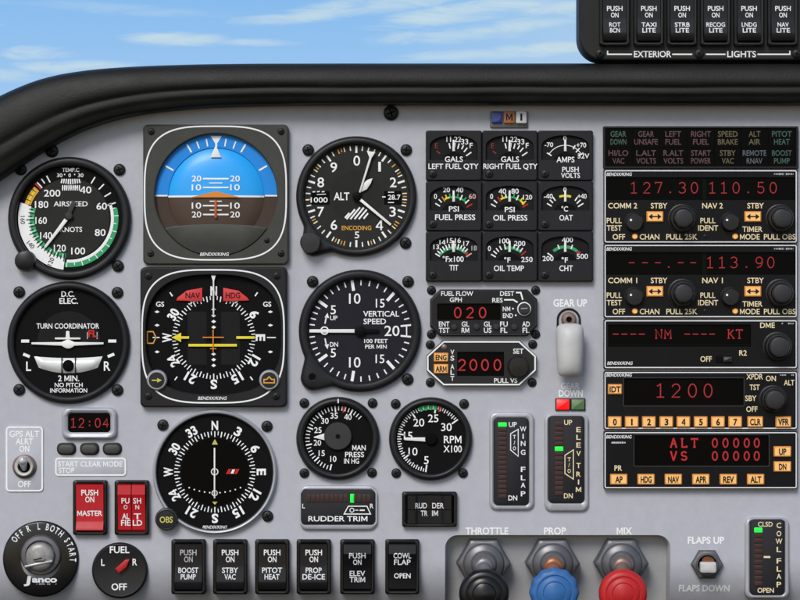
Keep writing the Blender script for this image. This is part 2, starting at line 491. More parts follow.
# ================================================================== sky
def build_sky():
    m = bpy.data.materials.new('sky_emission'); m.use_nodes = True
    n, l = m.node_tree.nodes, m.node_tree.links
    n.remove(n['Principled BSDF'])
    out = n['Material Output']
    em = n.new('ShaderNodeEmission')
    l.new(em.outputs[0], out.inputs[0])
    g = n.new('ShaderNodeNewGeometry')
    sep = n.new('ShaderNodeSeparateXYZ'); l.new(g.outputs['Position'], sep.inputs[0])
    grad = n.new('ShaderNodeMapRange')
    grad.inputs['From Min'].default_value = 4.5; grad.inputs['From Max'].default_value = 6.9
    l.new(sep.outputs['Z'], grad.inputs['Value'])
    skyc = n.new('ShaderNodeMix'); skyc.data_type = 'RGBA'
    skyc.inputs['A'].default_value = (0.305, 0.503, 0.758, 1); skyc.inputs['B'].default_value = (0.215, 0.435, 0.745, 1)
    l.new(grad.outputs[0], skyc.inputs['Factor'])
    # flat streaks of cloud, each at its own bearing and height, with ragged edges
    def math_(op, a, b=None, c=None):
        m_ = n.new('ShaderNodeMath'); m_.operation = op
        for k, v in enumerate((a, b, c)):
            if v is None: continue
            if isinstance(v, (int, float)): m_.inputs[k].default_value = v
            else: l.new(v, m_.inputs[k])
        return m_.outputs[0]
    mp = n.new('ShaderNodeMapping')
    mp.inputs['Scale'].default_value = (0.6, 0.0, 3.4)
    l.new(g.outputs['Position'], mp.inputs['Vector'])
    nz = n.new('ShaderNodeTexNoise'); nz.inputs['Scale'].default_value = 1.0
    nz.inputs['Detail'].default_value = 6; nz.inputs['Roughness'].default_value = 0.6; nz.inputs['Distortion'].default_value = 0.6
    l.new(mp.outputs[0], nz.inputs['Vector'])
    rag = math_('MULTIPLY_ADD', nz.outputs[0], 3.4, -1.7)
    total = None
    for (px, py, a, b_, tilt, w) in ((45, 57, 48, 7, 0.0, .75), (75, 70, 60, 8, .02, .7), (15, 78, 40, 7, 0.0, .5), (185, 42, 62, 8, .0, .8), (245, 44, 62, 4.5, .0, .55), (320, 17, 95, 8, .10, .8), (385, 6, 80, 10, .08, .7),
                                 (465, 14, 100, 11, .12, .8), (440, 38, 80, 8, .05, .55), (525, 27, 90, 7, .10, .75), (555, 49, 70, 6, .06, .85), (470, 57, 95, 6, .03, .6), (580, 8, 70, 8, .1, .7), (120, 12, 120, 6, -.05, .25), (760, 30, 120, 14, .05, .7), (-90, 30, 90, 10, 0, .7)):
        U = 0.0231
        X0, Z0 = (px-400)*U, (300-py)*U
        dx = math_('SUBTRACT', sep.outputs['X'], X0)
        dz = math_('SUBTRACT', math_('SUBTRACT', sep.outputs['Z'], Z0), math_('MULTIPLY', dx, tilt))
        ex = math_('DIVIDE', dx, a*U); ez = math_('DIVIDE', dz, b_*U)
        d = math_('ADD', math_('MULTIPLY', ex, ex), math_('MULTIPLY', ez, ez))
        d = math_('ADD', d, rag)
        mr = n.new('ShaderNodeMapRange'); mr.interpolation_type = 'SMOOTHSTEP'
        mr.inputs['From Min'].default_value = 1.25; mr.inputs['From Max'].default_value = -0.35
        mr.inputs['To Max'].default_value = w
        l.new(d, mr.inputs['Value'])
        total = mr.outputs[0] if total is None else math_('MAXIMUM', total, mr.outputs[0])
    hz = n.new('ShaderNodeMapRange'); hz.interpolation_type = 'SMOOTHSTEP'      # thin haze to the right
    hz.inputs['From Min'].default_value = -1.0; hz.inputs['From Max'].default_value = 5.0; hz.inputs['To Max'].default_value = 0.32
    l.new(sep.outputs['X'], hz.inputs['Value'])
    total = math_('ADD', total, math_('MULTIPLY', hz.outputs[0], math_('SUBTRACT', 1.0, total)))
    class cr: outputs = [total]
    mx = n.new('ShaderNodeMix'); mx.data_type = 'RGBA'
    mx.inputs['B'].default_value = (0.53, 0.65, 0.685, 1)
    l.new(skyc.outputs['Result'], mx.inputs['A']); l.new(cr.outputs[0], mx.inputs['Factor'])
    l.new(mx.outputs['Result'], em.inputs['Color'])
    MATS['sky_emission'] = m
    me = bpy.data.meshes.new('sky')
    R, V, F = 60.0, [], []
    na, ne = 32, 16
    for j in range(ne+1):
        e = radians(-8 + 68*j/ne)
        for i in range(na+1):
            a = radians(-75 + 150*i/na)
            V.append((R*sin(a)*cos(e), R*cos(a)*cos(e), R*sin(e)))
    for j in range(ne):
        for i in range(na):
            k = j*(na+1)+i
            F.append((k, k+1, k+na+2, k+na+1))
    me.from_pydata(V, [], F)
    me.materials.append(m)
    me.polygons.foreach_set('use_smooth', [True]*len(F))
    o = bpy.data.objects.new('sky', me); C.objects.link(o)
    tag(o, 'pale blue sky with thin streaky white clouds', 'sky', kind='structure')
build_sky()

# ================================================================== instrument panel
def zp(x, y):                         # the panel's foot rolls back, away from the viewer
    return 0.0 if y < 560 else -13.0*((y-560)/40.0)**2
PANEL_O = (400, 350)
GU = [(-80, 150), (-20, 105), (0, 95), (25, 83), (50, 75), (75, 70.5), (100, 67.5), (150, 64.5), (200, 63), (260, 62.3), (880, 62)]
GL = [(-80, 235), (-20, 192), (0, 181), (25, 163), (50, 147), (75, 133), (100, 123), (125, 116), (150, 111.5), (200, 106.5), (250, 104.5), (320, 103.5), (880, 103.5)]
def interp(pts, x):
    if x <= pts[0][0]: return pts[0][1]
    for (a, b), (c, d) in zip(pts, pts[1:]):
        if x <= c:
            t = (x-a)/(c-a)
            return b+(d-b)*t
    return pts[-1][1]
def smooth_interp(pts, x, w=18):
    return sum(interp(pts, x+w*(k/6.0)) for k in range(-6, 7))/13.0
def build_panel():
    b = MB(PANEL_O)
    xs = [-60 + 10*i for i in range(93)]
    RX0, RX1, RY = 445.0, 670.5, 535.0
    ys = [60, 300, 500, 530] + [535+4*i for i in range(0, 24)]
    # recess outline: rounded upper corners
    def rec_top(x):
        r = 13.0
        if x <= RX0 or x >= RX1: return 640.0
        if x < RX0+r: return RY + r - math.sqrt(max(0, r*r-(RX0+r-x)**2))
        if x > RX1-r: return RY + r - math.sqrt(max(0, r*r-(x-(RX1-r))**2))
        return RY
    def column(x, top_end=None):
        e = 626.0 if top_end is None else top_end
        tp = (smooth_interp(GU, x)+smooth_interp(GL, x))/2
        pts = [max(y, tp) for y in ys if y < e-0.05] + [e]
        while len(pts) < len(ys)+1: pts.append(e)
        return [(x, y, zp(x, y)) for y in pts[:len(ys)+1]]
    xl = sorted(set([x for x in xs if x < RX0-.5] + [RX0]))
    b.loft([column(x) for x in xl], 'panel_paint', cap1=False, closed=False)
    xr = sorted(set([x for x in xs if x > RX1+.5] + [RX1]))
    b.loft([column(x) for x in xr], 'panel_paint', cap1=False, closed=False)
    xm = [RX0+.001] + [RX0+13*(1-cos(pi/2*i/8)) for i in range(1, 9)]
    xm += [RX0+13+(RX1-RX0-26)*i/12 for i in range(1, 12)]
    xm += [RX1-13+13*sin(pi/2*i/8) for i in range(0, 8)] + [RX1-.001]
    b.loft([[(x, y, zp(x, y)) for y in (84, 300, 500, 530)] + [(x, min(rec_top(x), 548.0), zp(x, min(rec_top(x), 548.0)))] for x in xm], 'panel_paint', cap1=False, closed=False)
    # slim rolled lip and the walls of the recess
    edge = [(RX0, 626.0)] + [(RX0, y) for y in (610, 590, 570, 555)] + [(x, min(rec_top(x), 548.0)) for x in xm] + [(RX1, y) for y in (555, 570, 590, 610, 626)]
    n = len(edge)
    L = []
    for dz, dd in ((0.0, 0.0), (-2.0, 1.2), (-22.0, 2.0)):
        lp = []
        for i, (x, y) in enumerate(edge):
            a = edge[max(0, i-1)]; c = edge[min(n-1, i+1)]
            tx, ty = c[0]-a[0], c[1]-a[1]; l = hypot(tx, ty) or 1
            lp.append((x - ty/l*dd, y + tx/l*dd, zp(x, y)+dz))
        L.append(lp)
    b.loft(L, 'recess_paint', cap1=False, closed=False)
    o = b.build('instrument_panel', smooth=40)
    o.location = ((PANEL_O[0]-400)*S, 0, (300-PANEL_O[1])*S)
    tag(o, 'pale grey painted cockpit panel holding all the dials and radios', 'instrument panel')
    ORIG[o.name] = PANEL_O
    r = MB(PANEL_O)
    r.poly([(440, 528), (676, 528), (676, 630), (440, 630)], lambda x, y: -14.0 - (y-528)*0.22, 'recess_paint')
    r.build('recess_plate', o)
    zf = lambda x, y: zp(x, y)+0.25
    for s, x, y, h, w, m in (('THROTTLE', 487, 531, 6.6, 43, 'white_ink'), ('PROP', 555, 531, 6.6, 22, 'white_ink'), ('MIX', 624.4, 531, 6.6, 15.5, 'white_ink'),
                             ('GEAR UP', 570.3, 303, 7, 34, 'white_ink'), ('GEAR', 570.3, 386, 6, 19, 'faded_ink'), ('DOWN', 570.8, 393.3, 6.4, 24, 'white_ink'),
                             ('FLAPS UP', 706, 540.3, 6.6, 36.5, 'white_ink'), ('FLAPS DOWN', 705, 589, 6.4, 51, 'white_ink')):
        t = MB(PANEL_O); t.text(s, x, y, h, w, m, zf, wt=.03)
        t.build('lettering', o)
    for (x, y, r_) in ((391, 113, 8), (52, 151, 7)): screw(o, x, y, r_)
    return o
PANEL = build_panel()

# ================================================================== glareshield
def build_glareshield():
    b = MB((400, 80))
    KG = CAM_D/(CAM_D-28*S)                 # the roll stands some 17 mm proud of the panel
    prof = [(62, -160), (62, -30), (62.15, 12), (62.6, 24), (63.4, 31), (65, 36.2), (67.5, 39.6), (71, 42.2), (75, 44.2), (79, 45.4), (82, 45.8), (84.4, 45.4), (86.2, 44.5), (87.6, 43.3), (88.4, 43.2), (89.6, 43.6), (91, 43.9), (92.8, 44.2), (94.6, 43.8), (96, 42.6), (98, 41.8), (101, 41), (103, 39.6), (103.8, 36), (104, 20), (104, -2)]
    loops = []
    for i in range(0, 97):
        x = -70 + 10*i
        u, lo = smooth_interp(GU, x), smooth_interp(GL, x)
        u, lo = 299-(300-u)/KG, 300-(300-lo)/KG
        wob = 0.5*sin(x*0.021)+0.35*sin(x*0.057+1.0)
        loops.append([(x, u+(lo-u)*(t-62)/42 + (wob*0.6 if 84 < t < 97 else 0), (z-15 if z > 24 else z*.38) + wob*(.8 if z > 10 else 0)) for t, z in prof])
    b.loft(loops, 'vinyl', cap1=False, closed=False)
    o = b.build('glareshield', smooth=60)
    o.location = (0, 0, (300-80)*S)
    tag(o, 'black padded glareshield roll curving down along the top of the panel', 'glareshield')
build_glareshield()

# ================================================================== common gauge pieces
def round_bezel(t, cx, cy, R, Ri, mat='bezel_black', zt=8.5, lobe=None, z0=-1.0, name='bezel', dial=2.0):
    b = mb(t)
    def out(d):
        if not lobe: return circle(cx, cy, R-d, 96)
        lx, ly, lr = lobe
        pts = []
        for i in range(192):
            a = 2*pi*i/192
            h = ray_hit(circle(lx, ly, lr-d, 40), (cx, cy), a)
            pts.append(max(R-d, hypot(h[0]-cx, h[1]-cy)))
        sm = [sum(pts[(i+k) % 192] for k in range(-3, 4))/7 for i in range(192)]
        return [(cx+sm[i]*cos(2*pi*i/192), cy+sm[i]*sin(2*pi*i/192)) for i in range(192)]
    ring = lambda r: circle(cx, cy, r, 96)
    b.rloft((cx, cy), [(out(0), z0), (out(0), zt*.45), (out(.7), zt*.72), (out(2.2), zt*.94), (out(3.6), zt), (ring(Ri+1.8), zt), (ring(Ri+.5), zt-.9), (ring(Ri), zt-2.2), (ring(Ri), dial)], mat, uni=96)
    return b.build(name, t)
def knob(t, x, y, prof, mat, knurl=0, kamp=.03, kmax=None, name='knob', top=None, seg=72, label=None):
    b = mb(t)
    b.lathe(x, y, prof, mat, seg, cap1=True, knurl=knurl, kamp=kamp, kmax=kmax)
    if top: top(b)
    o = b.build(name, t, smooth=30)
    if label: o['label'] = label
    return o
def needle(t, pts, z0, z1, mat='white_needle', name='needle', bev=.3, extra=None):
    b = mb(t); b.prism(pts, z0, z1, mat, bev)
    if extra: extra(b)
    return b.build(name, t)
def bar(p, q, w, w2=None):
    dx, dy = q[0]-p[0], q[1]-p[1]; l = hypot(dx, dy); nx, ny = -dy/l, dx/l
    w2 = w if w2 is None else w2
    return [(p[0]+nx*w/2, p[1]+ny*w/2), (q[0]+nx*w2/2, q[1]+ny*w2/2), (q[0]-nx*w2/2, q[1]-ny*w2/2), (p[0]-nx*w/2, p[1]-ny*w/2)]
BRAND = 'BENDIX/KING'
D0, D1, D2, D3 = 2.0, 2.3, 2.5, 2.7

# ------------------------------------------------------------------ airspeed indicator
def airspeed():
    cx, cy = 70, 218.5
    t = thing('airspeed_indicator', 'round black airspeed dial with white, green and amber arcs', 'gauge', cx, cy)
    round_bezel(t, cx, cy, 61.5, 53)
    b = mb(t)
    b.disc(cx, cy, 53.2, D0, 'dial_black'); b.disc(cx, cy, 40, D0+.1, 'dial_charcoal')
    T = lambda s, x, y, h, w, m='white_ink', **k: b.text(s, x, y, h, w, m, D3, **k)
    T('TEMP.C', 71, 170, 3.8, 17, wt=0.01); T('30', 60, 175.4, 3.6, 5.5, wt=.01); T('0', 70, 175.4, 3.6, 2.4, wt=.01); T('30', 81, 175.4, 3.6, 5.5, wt=.01)
    b.disc(65, 174.6, .7, D3, 'white_ink', 10); b.disc(75, 174.6, .7, D3, 'white_ink', 10)
    for s, x, y, w in (('200', 52.5, 193.3, 16.5), ('40', 86, 190, 11.5), ('180', 42, 204.6, 13.5), ('60', 102, 206.3, 10.5), ('160', 41.5, 220.6, 11.5),
                       ('140', 46.5, 235.6, 12), ('80', 100.5, 232.6, 10.8), ('120', 60.2, 248.2, 12), ('100', 78.5, 251, 14)):
        T(s, x, y, 6.6, w, wt=.012)
    T('AIRSPEED', 71, 204, 4.8, 34, wt=.012); T('KNOTS', 71.5, 229.6, 4.8, 22, wt=.012)
    # temperature window with its two rows of ticks
    b.poly(rrect(61.5, 178.8, 80.5, 191, 1), D1, 'slot_black')
    for i in range(9):
        x = 62.5+2.1*i
        b.line((x, 179), (x+.25*(i-4), 184.4-.3*abs(i-4)), 1.25, D2, 'white_ink'); b.line((x+.5, 185.2), (x+.3, 190.6), 1.15, D2, 'white_ink')
    for x in (64.5, 70, 76): b.text('100' if x == 70 else '50', x, 187.6, 2.6, 5, 'white_ink', D3, wt=.0)
    for a, r0 in ((31.5, 41), (45, 41), (58, 41), (71, 40), (-28.5, 41), (-35.5, 43), (-42, 41)):
        b.tick(cx, cy, a, r0, 48.5, 1.3, D2, 'white_ink')
    # right side: white flap arc and green arc
    b.arc(cx, cy, 41.3, 44.2, 69.5, 184, D2, 'white_ink')
    b.arc(cx, cy, 44.2, 48.6, 77, 186, D1, 'green_ink')
    for k in range(12): b.tick(cx, cy, 77+9.7*k, 44, 48.8 if k % 2 else 46.8, .9, D2, 'white_ink')
    # left side: true airspeed band, green dashes, amber arc and red line
    b.arc(cx, cy, 40, 51.6, 187, 288, D1, 'white_ink')
    b.arc(cx, cy, 35.3, 39.8, 186, 286, D1, 'green_ink')
    for k in range(21):
        a = 188+5*k
        b.tick(cx, cy, a, 37.8 if k % 2 else 35.5, 43.4 if k % 4 == 0 else 41.6, .95, D2, 'dial_black')
    for k in range(10): b.tick(cx, cy, 190.5+10*k, 36, 39.9, .8, D3, 'white_ink')
    b.arc(cx, cy, 41, 47.5, -72, -48, D1, 'amber_ink'); b.arc(cx, cy, 43.2, 45.2, -71, -50, D2, 'yellow_ink')
    for k in range(3): b.tick(cx, cy, -66+7*k, 43, 48, .7, D3, 'dial_black')
    b.tick(cx, cy, -44.5, 41, 49, 1.6, D2, 'red_ink')
    for s, a in (('160', 268), ('140', 236), ('120', 203.5)): b.text(s, *pol(cx, cy, a, 47), 4.3, 8, 'black_ink', D2, rot=a-90+ (180 if a < 225 else 0) if a < 225 else (a+180 if a > 250 else a-190), wt=.01)
    b.build('dial', t)
    needle(t, bar((66.6, 219.8), (45.8, 247.2), 3.9, 2.4), 4.4, 5.4)
    needle(t, bar((74.8, 201.5), (67.5, 218.5), 5, 3.4), 3.9, 4.8, 'dial_hub', 'needle_tail')
    knob(t, 69.3, 216.3, [(4, 3), (4, 5.6), (3, 6.4), (.01, 6.6)], 'dial_hub', name='hub')
    knob(t, 26.5, 261, [(10.5, 0), (10.5, 10), (9.5, 12.5), (7, 13.6), (.01, 14)], 'knob_black', name='knob')
    for x, y, r in ((21, 169.5, 6.3), (119.5, 169.7, 6.3), (118, 266, 6.3)): screw(t, x, y, r)
airspeed()

# ------------------------------------------------------------------ turn coordinator
def turn_coordinator():
    cx, cy = 69, 342.7
    t = thing('turn_coordinator', 'round black turn coordinator with white aeroplane and slip ball', 'gauge', cx, cy)
    round_bezel(t, cx, cy, 61.3, 54, 'bezel_grey', 7.4)
    b = mb(t)
    b.disc(cx, cy, 54.2, D0, 'dial_black')
    half = [pol(cx, cy, a, 31.5) for a in range(-90, 91, 6)]
    b.poly(half, D0+.1, 'dial_grey')
    T = lambda s, x, y, h, w, m='white_ink', **k: b.text(s, x, y, h, w, m, D3, **k)
    T('D.C.', 68.2, 294, 5.4, 13); T('ELEC.', 69, 301, 5.4, 18.5); T('TURN COORDINATOR', 68.2, 326, 5.0, 62.5, wt=.014)
    T('L', 29, 366.2, 9, 5); T('R', 107.4, 366, 9, 6.5)
    T('2 MIN.', 69, 378.3, 5.6, 21); T('NO PITCH', 69, 384.9, 4.2, 28, wt=.014); T('INFORMATION', 69, 390.4, 4.0, 37, wt=.014)
    for sgn in (-1, 1):
        b.line((69+sgn*39.5, 341), (69+sgn*47.5, 341), 3, D1, 'white_ink')
        b.line((69+sgn*39, 356.6), (69+sgn*45.5, 354), 2.9, D1, 'white_ink')
    T('FL', 93, 333.5, 6.5, 9, 'red_ink', wt=.04)
    for x in (87.6, 97.4): b.line((x, 332), (x, 339), .9, D2, 'grey_ink')
    b.build('dial', t)
    # miniature aeroplane
    needle(t, [(32, 342.3), (62, 342.0), (66, 340.2), (71, 340.2), (75, 342.0), (104, 342.3), (104, 344.3), (75, 345.6), (72.6, 347.4), (70, 348.4), (67.5, 348.4), (65, 347.4), (62, 345.6), (32, 344.3)], 3.6, 4.8, name='aeroplane_pointer',
           extra=lambda q: (q.prism(bar((55.5, 338.4), (81, 338.4), 1.8), 3.6, 4.9, 'white_needle', .2), q.prism([(66.8, 331), (69.8, 331), (70.6, 339), (66, 339)], 3.6, 4.7, 'white_needle', .2),
                            q.prism([(66.6, 339), (70.2, 339), (70.2, 342), (66.6, 342)], 3.6, 4.6, 'white_needle', .2)))
    # inclinometer: glass tube, two wires, black ball
    b = mb(t)
    top, bot = [], []
    for i in range(25):
        u = -1+2*i/24
        x = 68.6+34.2*u
        top.append((x, 356.3 + 1.7*(1-u*u)))
        bot.append((68.6+29.5*u, 373.2 - 5.6*u*u))
    loops = []
    for k in range(9):
        w = k/8
        loops.append([(a[0]*(1-w)+c[0]*w, a[1]*(1-w)+c[1]*w, D1+3.0*sin(pi*w)*min(1, 6*(1-abs(-1+2*i/24))+.1)) for i, (a, c) in enumerate(zip(top, bot))])
    b.loft(loops, 'tube_glass', cap1=False, closed=False)
    b.build('slip_tube', t, 60)
    b = mb(t); b.prism(circle(68.9, 365.6, 5.8, 40), 4.6, 6.4, 'slot_black', 1.2)
    b.build('slip_ball', t)
    b = mb(t)
    for x in (62.4, 75.8): b.prism(bar((x, 357.6), (x, 373), .8), 2.2, 6.2, 'dial_grey')
    b.build('ball_guide', t)
    for x, y in ((19.3, 292), (117.5, 292.6), (19.3, 389.6), (117.5, 390)): screw(t, x, y, 6.2)
turn_coordinator()

# ------------------------------------------------------------------ attitude indicator
def attitude():
    cx, cy = 216.4, 195.2
    t = thing('attitude_indicator', 'square attitude indicator with blue sky half above brown ground half', 'gauge', cx, cy)
    b = mb(t)
    R = 61
    oc = (cx, cy)
    hole = [(x, min(y, 228.2)) for x, y in circle(cx, cy, R, 96)]
    # hole runs round the disc and is closed below by the shroud
    outer = lambda d, r=5: rrect(143.8+d, 125+d, 289+ -d, 264.8-d, r)
    sh = circle(cx, cy, R, 96)
    b.rloft(oc, [(outer(0), -1), (outer(0), 6.6), (outer(.5), 7.7), (outer(1.6), 8.4), (circle(cx, cy, R+1, 96), 8.4), (circle(cx, cy, R, 96), 7.4), (circle(cx, cy, R, 96), 1.5)], 'bezel_olive', uni=96)
    b.path(squircle(216, 193.4, 70.6, 66.6, 3.3), 1.5, 8.65, 'white_ink', closed=True)
    b.build('case', t, 22)
    # roll ring
    b = mb(t)
    def half(r0, r1, up, z, mat):
        a0, a1 = (-90, 90) if up else (90, 270)
        b.arc(cx, cy+.6, r0, r1, a0, a1, z, mat)
    half(48, R, True, 2.4, 'deep_blue'); half(48, R, False, 2.4, 'dark_brown')
    for a in (-60, -30, -20, -10, 10, 20, 30, 60):
        b.tick(cx, cy, a, 49.4, 57 if abs(a) < 30 else 58.6, 1.3 if abs(a) < 30 else 1.7, 2.7, 'white_ink')
    for sgn in (-1, 1): b.line((cx+sgn*48.6, cy+.6), (cx+sgn*60.8, cy+.6), 1.5, 2.7, 'white_ink')
    b.poly([(cx-5.6, 136.2), (cx+5.6, 136.2), (cx+1, 143.6), (cx+1, 147), (cx-1, 147), (cx-1, 143.6)], 2.7, 'white_ink')
    b.lathe(cx, cy+.6, [(49.2, 2.4), (49.0, 1.9), (48.4, 1.2)], 'dial_grey', 96)
    b.build('roll_ring', t)
    # horizon ball: a shallow dome, sky above, earth below
    b = mb(t)
    for up, mat in ((True, 'sky_blue'), (False, 'earth_brown')):
        loops = []
        for k in range(9):
            r = 48.4*(1-k/8)+.01
            z = 0.6+9.2*math.sqrt(max(0, 1-(r/48.5)**2))
            a0 = -90 if up else 90
            loops.append([(*pol(cx, cy+1.4, a0+180*i/40, r), z) for i in range(41)])
        b.loft(loops, mat, cap1=False, closed=False)
    zb = lambda x, y: .95+9.2*math.sqrt(max(0, 1-(hypot(x-cx, y-cy-1.4)/48.5)**2))
    n = 24
    for i in range(n):
        xa, xb = cx-48+96*i/n, cx-48+96*(i+1)/n
        b.poly([(xa, 195.8), (xb, 195.8), (xb, 197.6), (xa, 197.6)], zb, 'white_ink')
    z2 = lambda x, y: zb(x, y)+.2
    for y, hw, th in ((179.1, 12.8, 1.5), (183.4, 6.6, 1.0), (187.9, 12.8, 1.5), (201.6, 6, 1.1), (206, 12.8, 1.5), (210.4, 6, 1.1), (214.8, 12.8, 1.5)):
        b.line((cx-hw, y), (cx+hw, y), th, z2, 'white_ink')
    for s, y in (('20', 179), ('10', 187.8), ('10', 206), ('20', 214.8)):
        for sgn in (-1, 1): b.text(s, cx+sgn*19.2, y, 5.8, 9.6, 'white_ink', z2, wt=.012)
    b.build('horizon_ball', t, 60)
    needle(t, [(cx-4.6+-.9, 157.8), (cx-.9, 147.4), (cx+.9, 147.4), (cx+5.4, 157.8)], 7.6, 8.2, name='roll_pointer')
    needle(t, [(cx-24.8, 197.8), (cx, 191.6), (cx+24.8, 197.8)], 10.8, 11.5, 'orange_ink', 'symbolic_aircraft',
           extra=lambda q: q.prism(bar((cx, 200.5), (cx, 218.2), 2.4), 10.7, 11.4, 'rust_ink', .2))
    b = mb(t)
    low = [pol(cx, cy, a, R-.2) for a in range(122, 239, 4)]
    b.prism([(cx-R*.845, 228.4)] + [(cx+u*R*.84, 227.2 - 3.0*(1-u*u)) for u in (-.8, -.5, -.2, 0, .2, .5, .8)] + [(cx+R*.845, 228.4)] + low[1:-1], 2.0, 9.4, 'bezel_olive', .9)
    b.text(BRAND, 215.2, 254.4, 3.1, 28.5, 'white_ink', 9.7, wt=.016, slant=.25)
    b.build('shroud', t)
    for x, y, r in ((152, 132, 3.6), (281.4, 132, 3.6), (151.4, 253.5, 3.6), (281.4, 253.5, 3.6), (267.3, 240.4, 3)): screw(t, x, y, r, 8.2)
attitude()

# ------------------------------------------------------------------ compass roses
def rose(b, cx, cy, rt0, rt1, rl, h, skip=(), z=D1, mat='white_ink'):
    for k in range(72):
        a = 5*k
        b.tick(cx, cy, a, rt0 if k % 2 == 0 else rt0+1.8, rt1, 1.1 if k % 2 == 0 else .9, z, mat)
    for i, s in enumerate(('N', '3', '6', 'E', '12', '15', 'S', '21', '24', 'W', '30', '33')):
        if s in skip: continue
        a = 30*i
        b.text(s, *pol(cx, cy, a, rl), h, (h*.78 if len(s) == 1 else h*1.28) if s != 'W' else h*1.1, mat, z, rot=a, wt=.036)

# ------------------------------------------------------------------ horizontal situation indicator
def hsi():
    cx, cy = 213.9, 337.6
    t = thing('compass_indicator', 'square compass indicator with yellow needle and red NAV and HDG flags', 'gauge', cx, cy)
    b = mb(t)
    outer = lambda d, r=5: rrect(141+d, 267.2+d, 287.4-d, 407-d, r)
    R = 61.5
    apert = squircle(cx, 334.6, 68.2, 60.4, 2.7, 96)
    b.rloft((cx, cy), [(outer(0), -1), (outer(0), 6.6), (outer(.5), 7.7), (outer(1.6), 8.4), (apert, 8.4), (inset(apert, .8), 7.2), (inset(apert, .9), 1.5)], 'bezel_grey', uni=96)
    b.path(squircle(213.6, 336.2, 70.8, 66.3, 3.3), 1.5, 8.65, 'white_ink', closed=True)
    b.text(BRAND, 213, 397.9, 3.1, 28.5, 'white_ink', 8.65, wt=.012, slant=.25)
    b.build('case', t, 22)
    b = mb(t)
    b.poly(squircle(cx, 334.6, 68, 60.2, 2.7, 96), D0, 'dial_black')
    b.poly(rrect(cx-26, cy-26, cx+26, cy+27, 3), D0+.1, 'dial_grey')
    b.poly(rrect(cx-7.2, cy-55, cx+7.2, cy+27, 1), D0+.18, 'dial_black')
    rose(b, cx, cy, 36, 41.6, 46.6, 8.6, skip=('3', '33'))
    for sgn in (-1, 1):
        b.text('3' if sgn > 0 else '33', *pol(cx, cy, 30*sgn, 44.5), 8, 6 if sgn > 0 else 10, 'white_ink', D1, rot=30*sgn, wt=.02)
        b.text('GS', cx+sgn*53+(.4 if sgn > 0 else -.6), 304.2, 4.8, 8.2, 'white_ink', D3)
        for y in (311.8, 325.2, 351.8):
            b.poly([(cx+sgn*56.6-2.6, y), (cx+sgn*56.6, y-1.4), (cx+sgn*56.6+2.6, y), (cx+sgn*56.6, y+1.4)], D2, 'white_ink')
        for y0, y1 in ((292.4, 295.8), (377.2, 380)):
            d = -1 if y0 < cy else 1
            xx = 43.8 if y0 < cy else 39
            b.line((cx+sgn*xx, y0 if d < 0 else y1), (cx+sgn*(xx-2.6), y1+.4 if d < 0 else y0-.6), 1.3, D2, 'white_ink')
    b.line((cx+53.2, 337.5), (cx+62, 337.5), 1.1, D2, 'white_ink'); b.line((cx-61, 337.5), (cx-54.2, 337.5), 1.1, D2, 'white_ink')
    b.path([(147.6, 331.6), (153.4, 331.6), (156.2, 337.4), (153.4, 343.2), (147.6, 343.2)], 1.1, D2, 'amber_ink', closed=True)
    b.build('dial', t)
    # course bar, deviation dots and symbolic aircraft
    b = mb(t)
    for y in (309.4, 315.6, 321.5, 327.2, 354, 359.6, 365.4): b.poly([(cx-2.4, y), (cx, y-1.7), (cx+2.4, y), (cx, y+1.7)], 3.0, 'white_ink')
    b.build('deviation_scale', t)
    needle(t, [(cx-2.4, 275.4), (cx+2.4, 275.4), (cx+.75, 281), (cx+.75, 314), (cx-.75, 314), (cx-.75, 281)], 5.4, 6.1, name='lubber_line')
    needle(t, [(172, 337.4), (181.6, 332.6), (181.6, 336.2), (189.5, 336.2), (189.5, 338.8), (181.6, 338.8), (181.6, 342.2)], 3.8, 4.6, 'yellow_ink', 'course_needle',
           extra=lambda q: (q.prism(bar((236.6, 337.5), (254.8, 337.5), 2.6), 3.8, 4.6, 'yellow_ink', .2),))
    needle(t, bar((188.8, 345.2), (237.2, 345.2), 2.7), 3.8, 4.7, 'yellow_ink', 'deviation_bar')
    needle(t, bar((203, 337.3), (224.2, 337.3), 1.1), 5.0, 5.6, 'orange_ink', 'symbolic_aircraft', .15,
           extra=lambda q: (q.prism(bar((cx-.4, 329.6), (cx-.4, 351.8), 1.1), 5.0, 5.7, 'orange_ink', .15), q.prism(bar((cx-3.5, 348.6), (cx+2.7, 348.6), .9), 5.0, 5.65, 'orange_ink', .1)))
    # warning flags
    for s, pts, x in (('NAV', [(176.6, 300.6), (177.8, 297.6), (187, 290.6), (202.6, 287.8), (202.6, 301.2)], 193), ('HDG', [(223.4, 287.8), (238.6, 290.6), (247.6, 297.6), (249.4, 300.6), (223.4, 301.2)], 233.2)):
        b = mb(t); b.prism(pts, 3.2, 4.2, 'red_flag', .3); b.text(s, x, 295.4, 5.4, 14.5, 'black_ink', 4.45, wt=.02); b.build('warning_flag', t)
    def k1(q):
        q.line((153, 379.9), (160, 379.9), 1.2, 13.3, 'olive_ink'); q.poly([(158.4, 377.6), (163, 379.9), (158.4, 382.2)], 13.35, 'olive_ink')
    def k2(q):
        q.path([(264.6, 382.4), (264.6, 379), (267.4, 379), (269.8, 376.4), (272.2, 379), (275, 379), (275, 382.4)], 1.2, 13.3, 'amber_ink', closed=True)
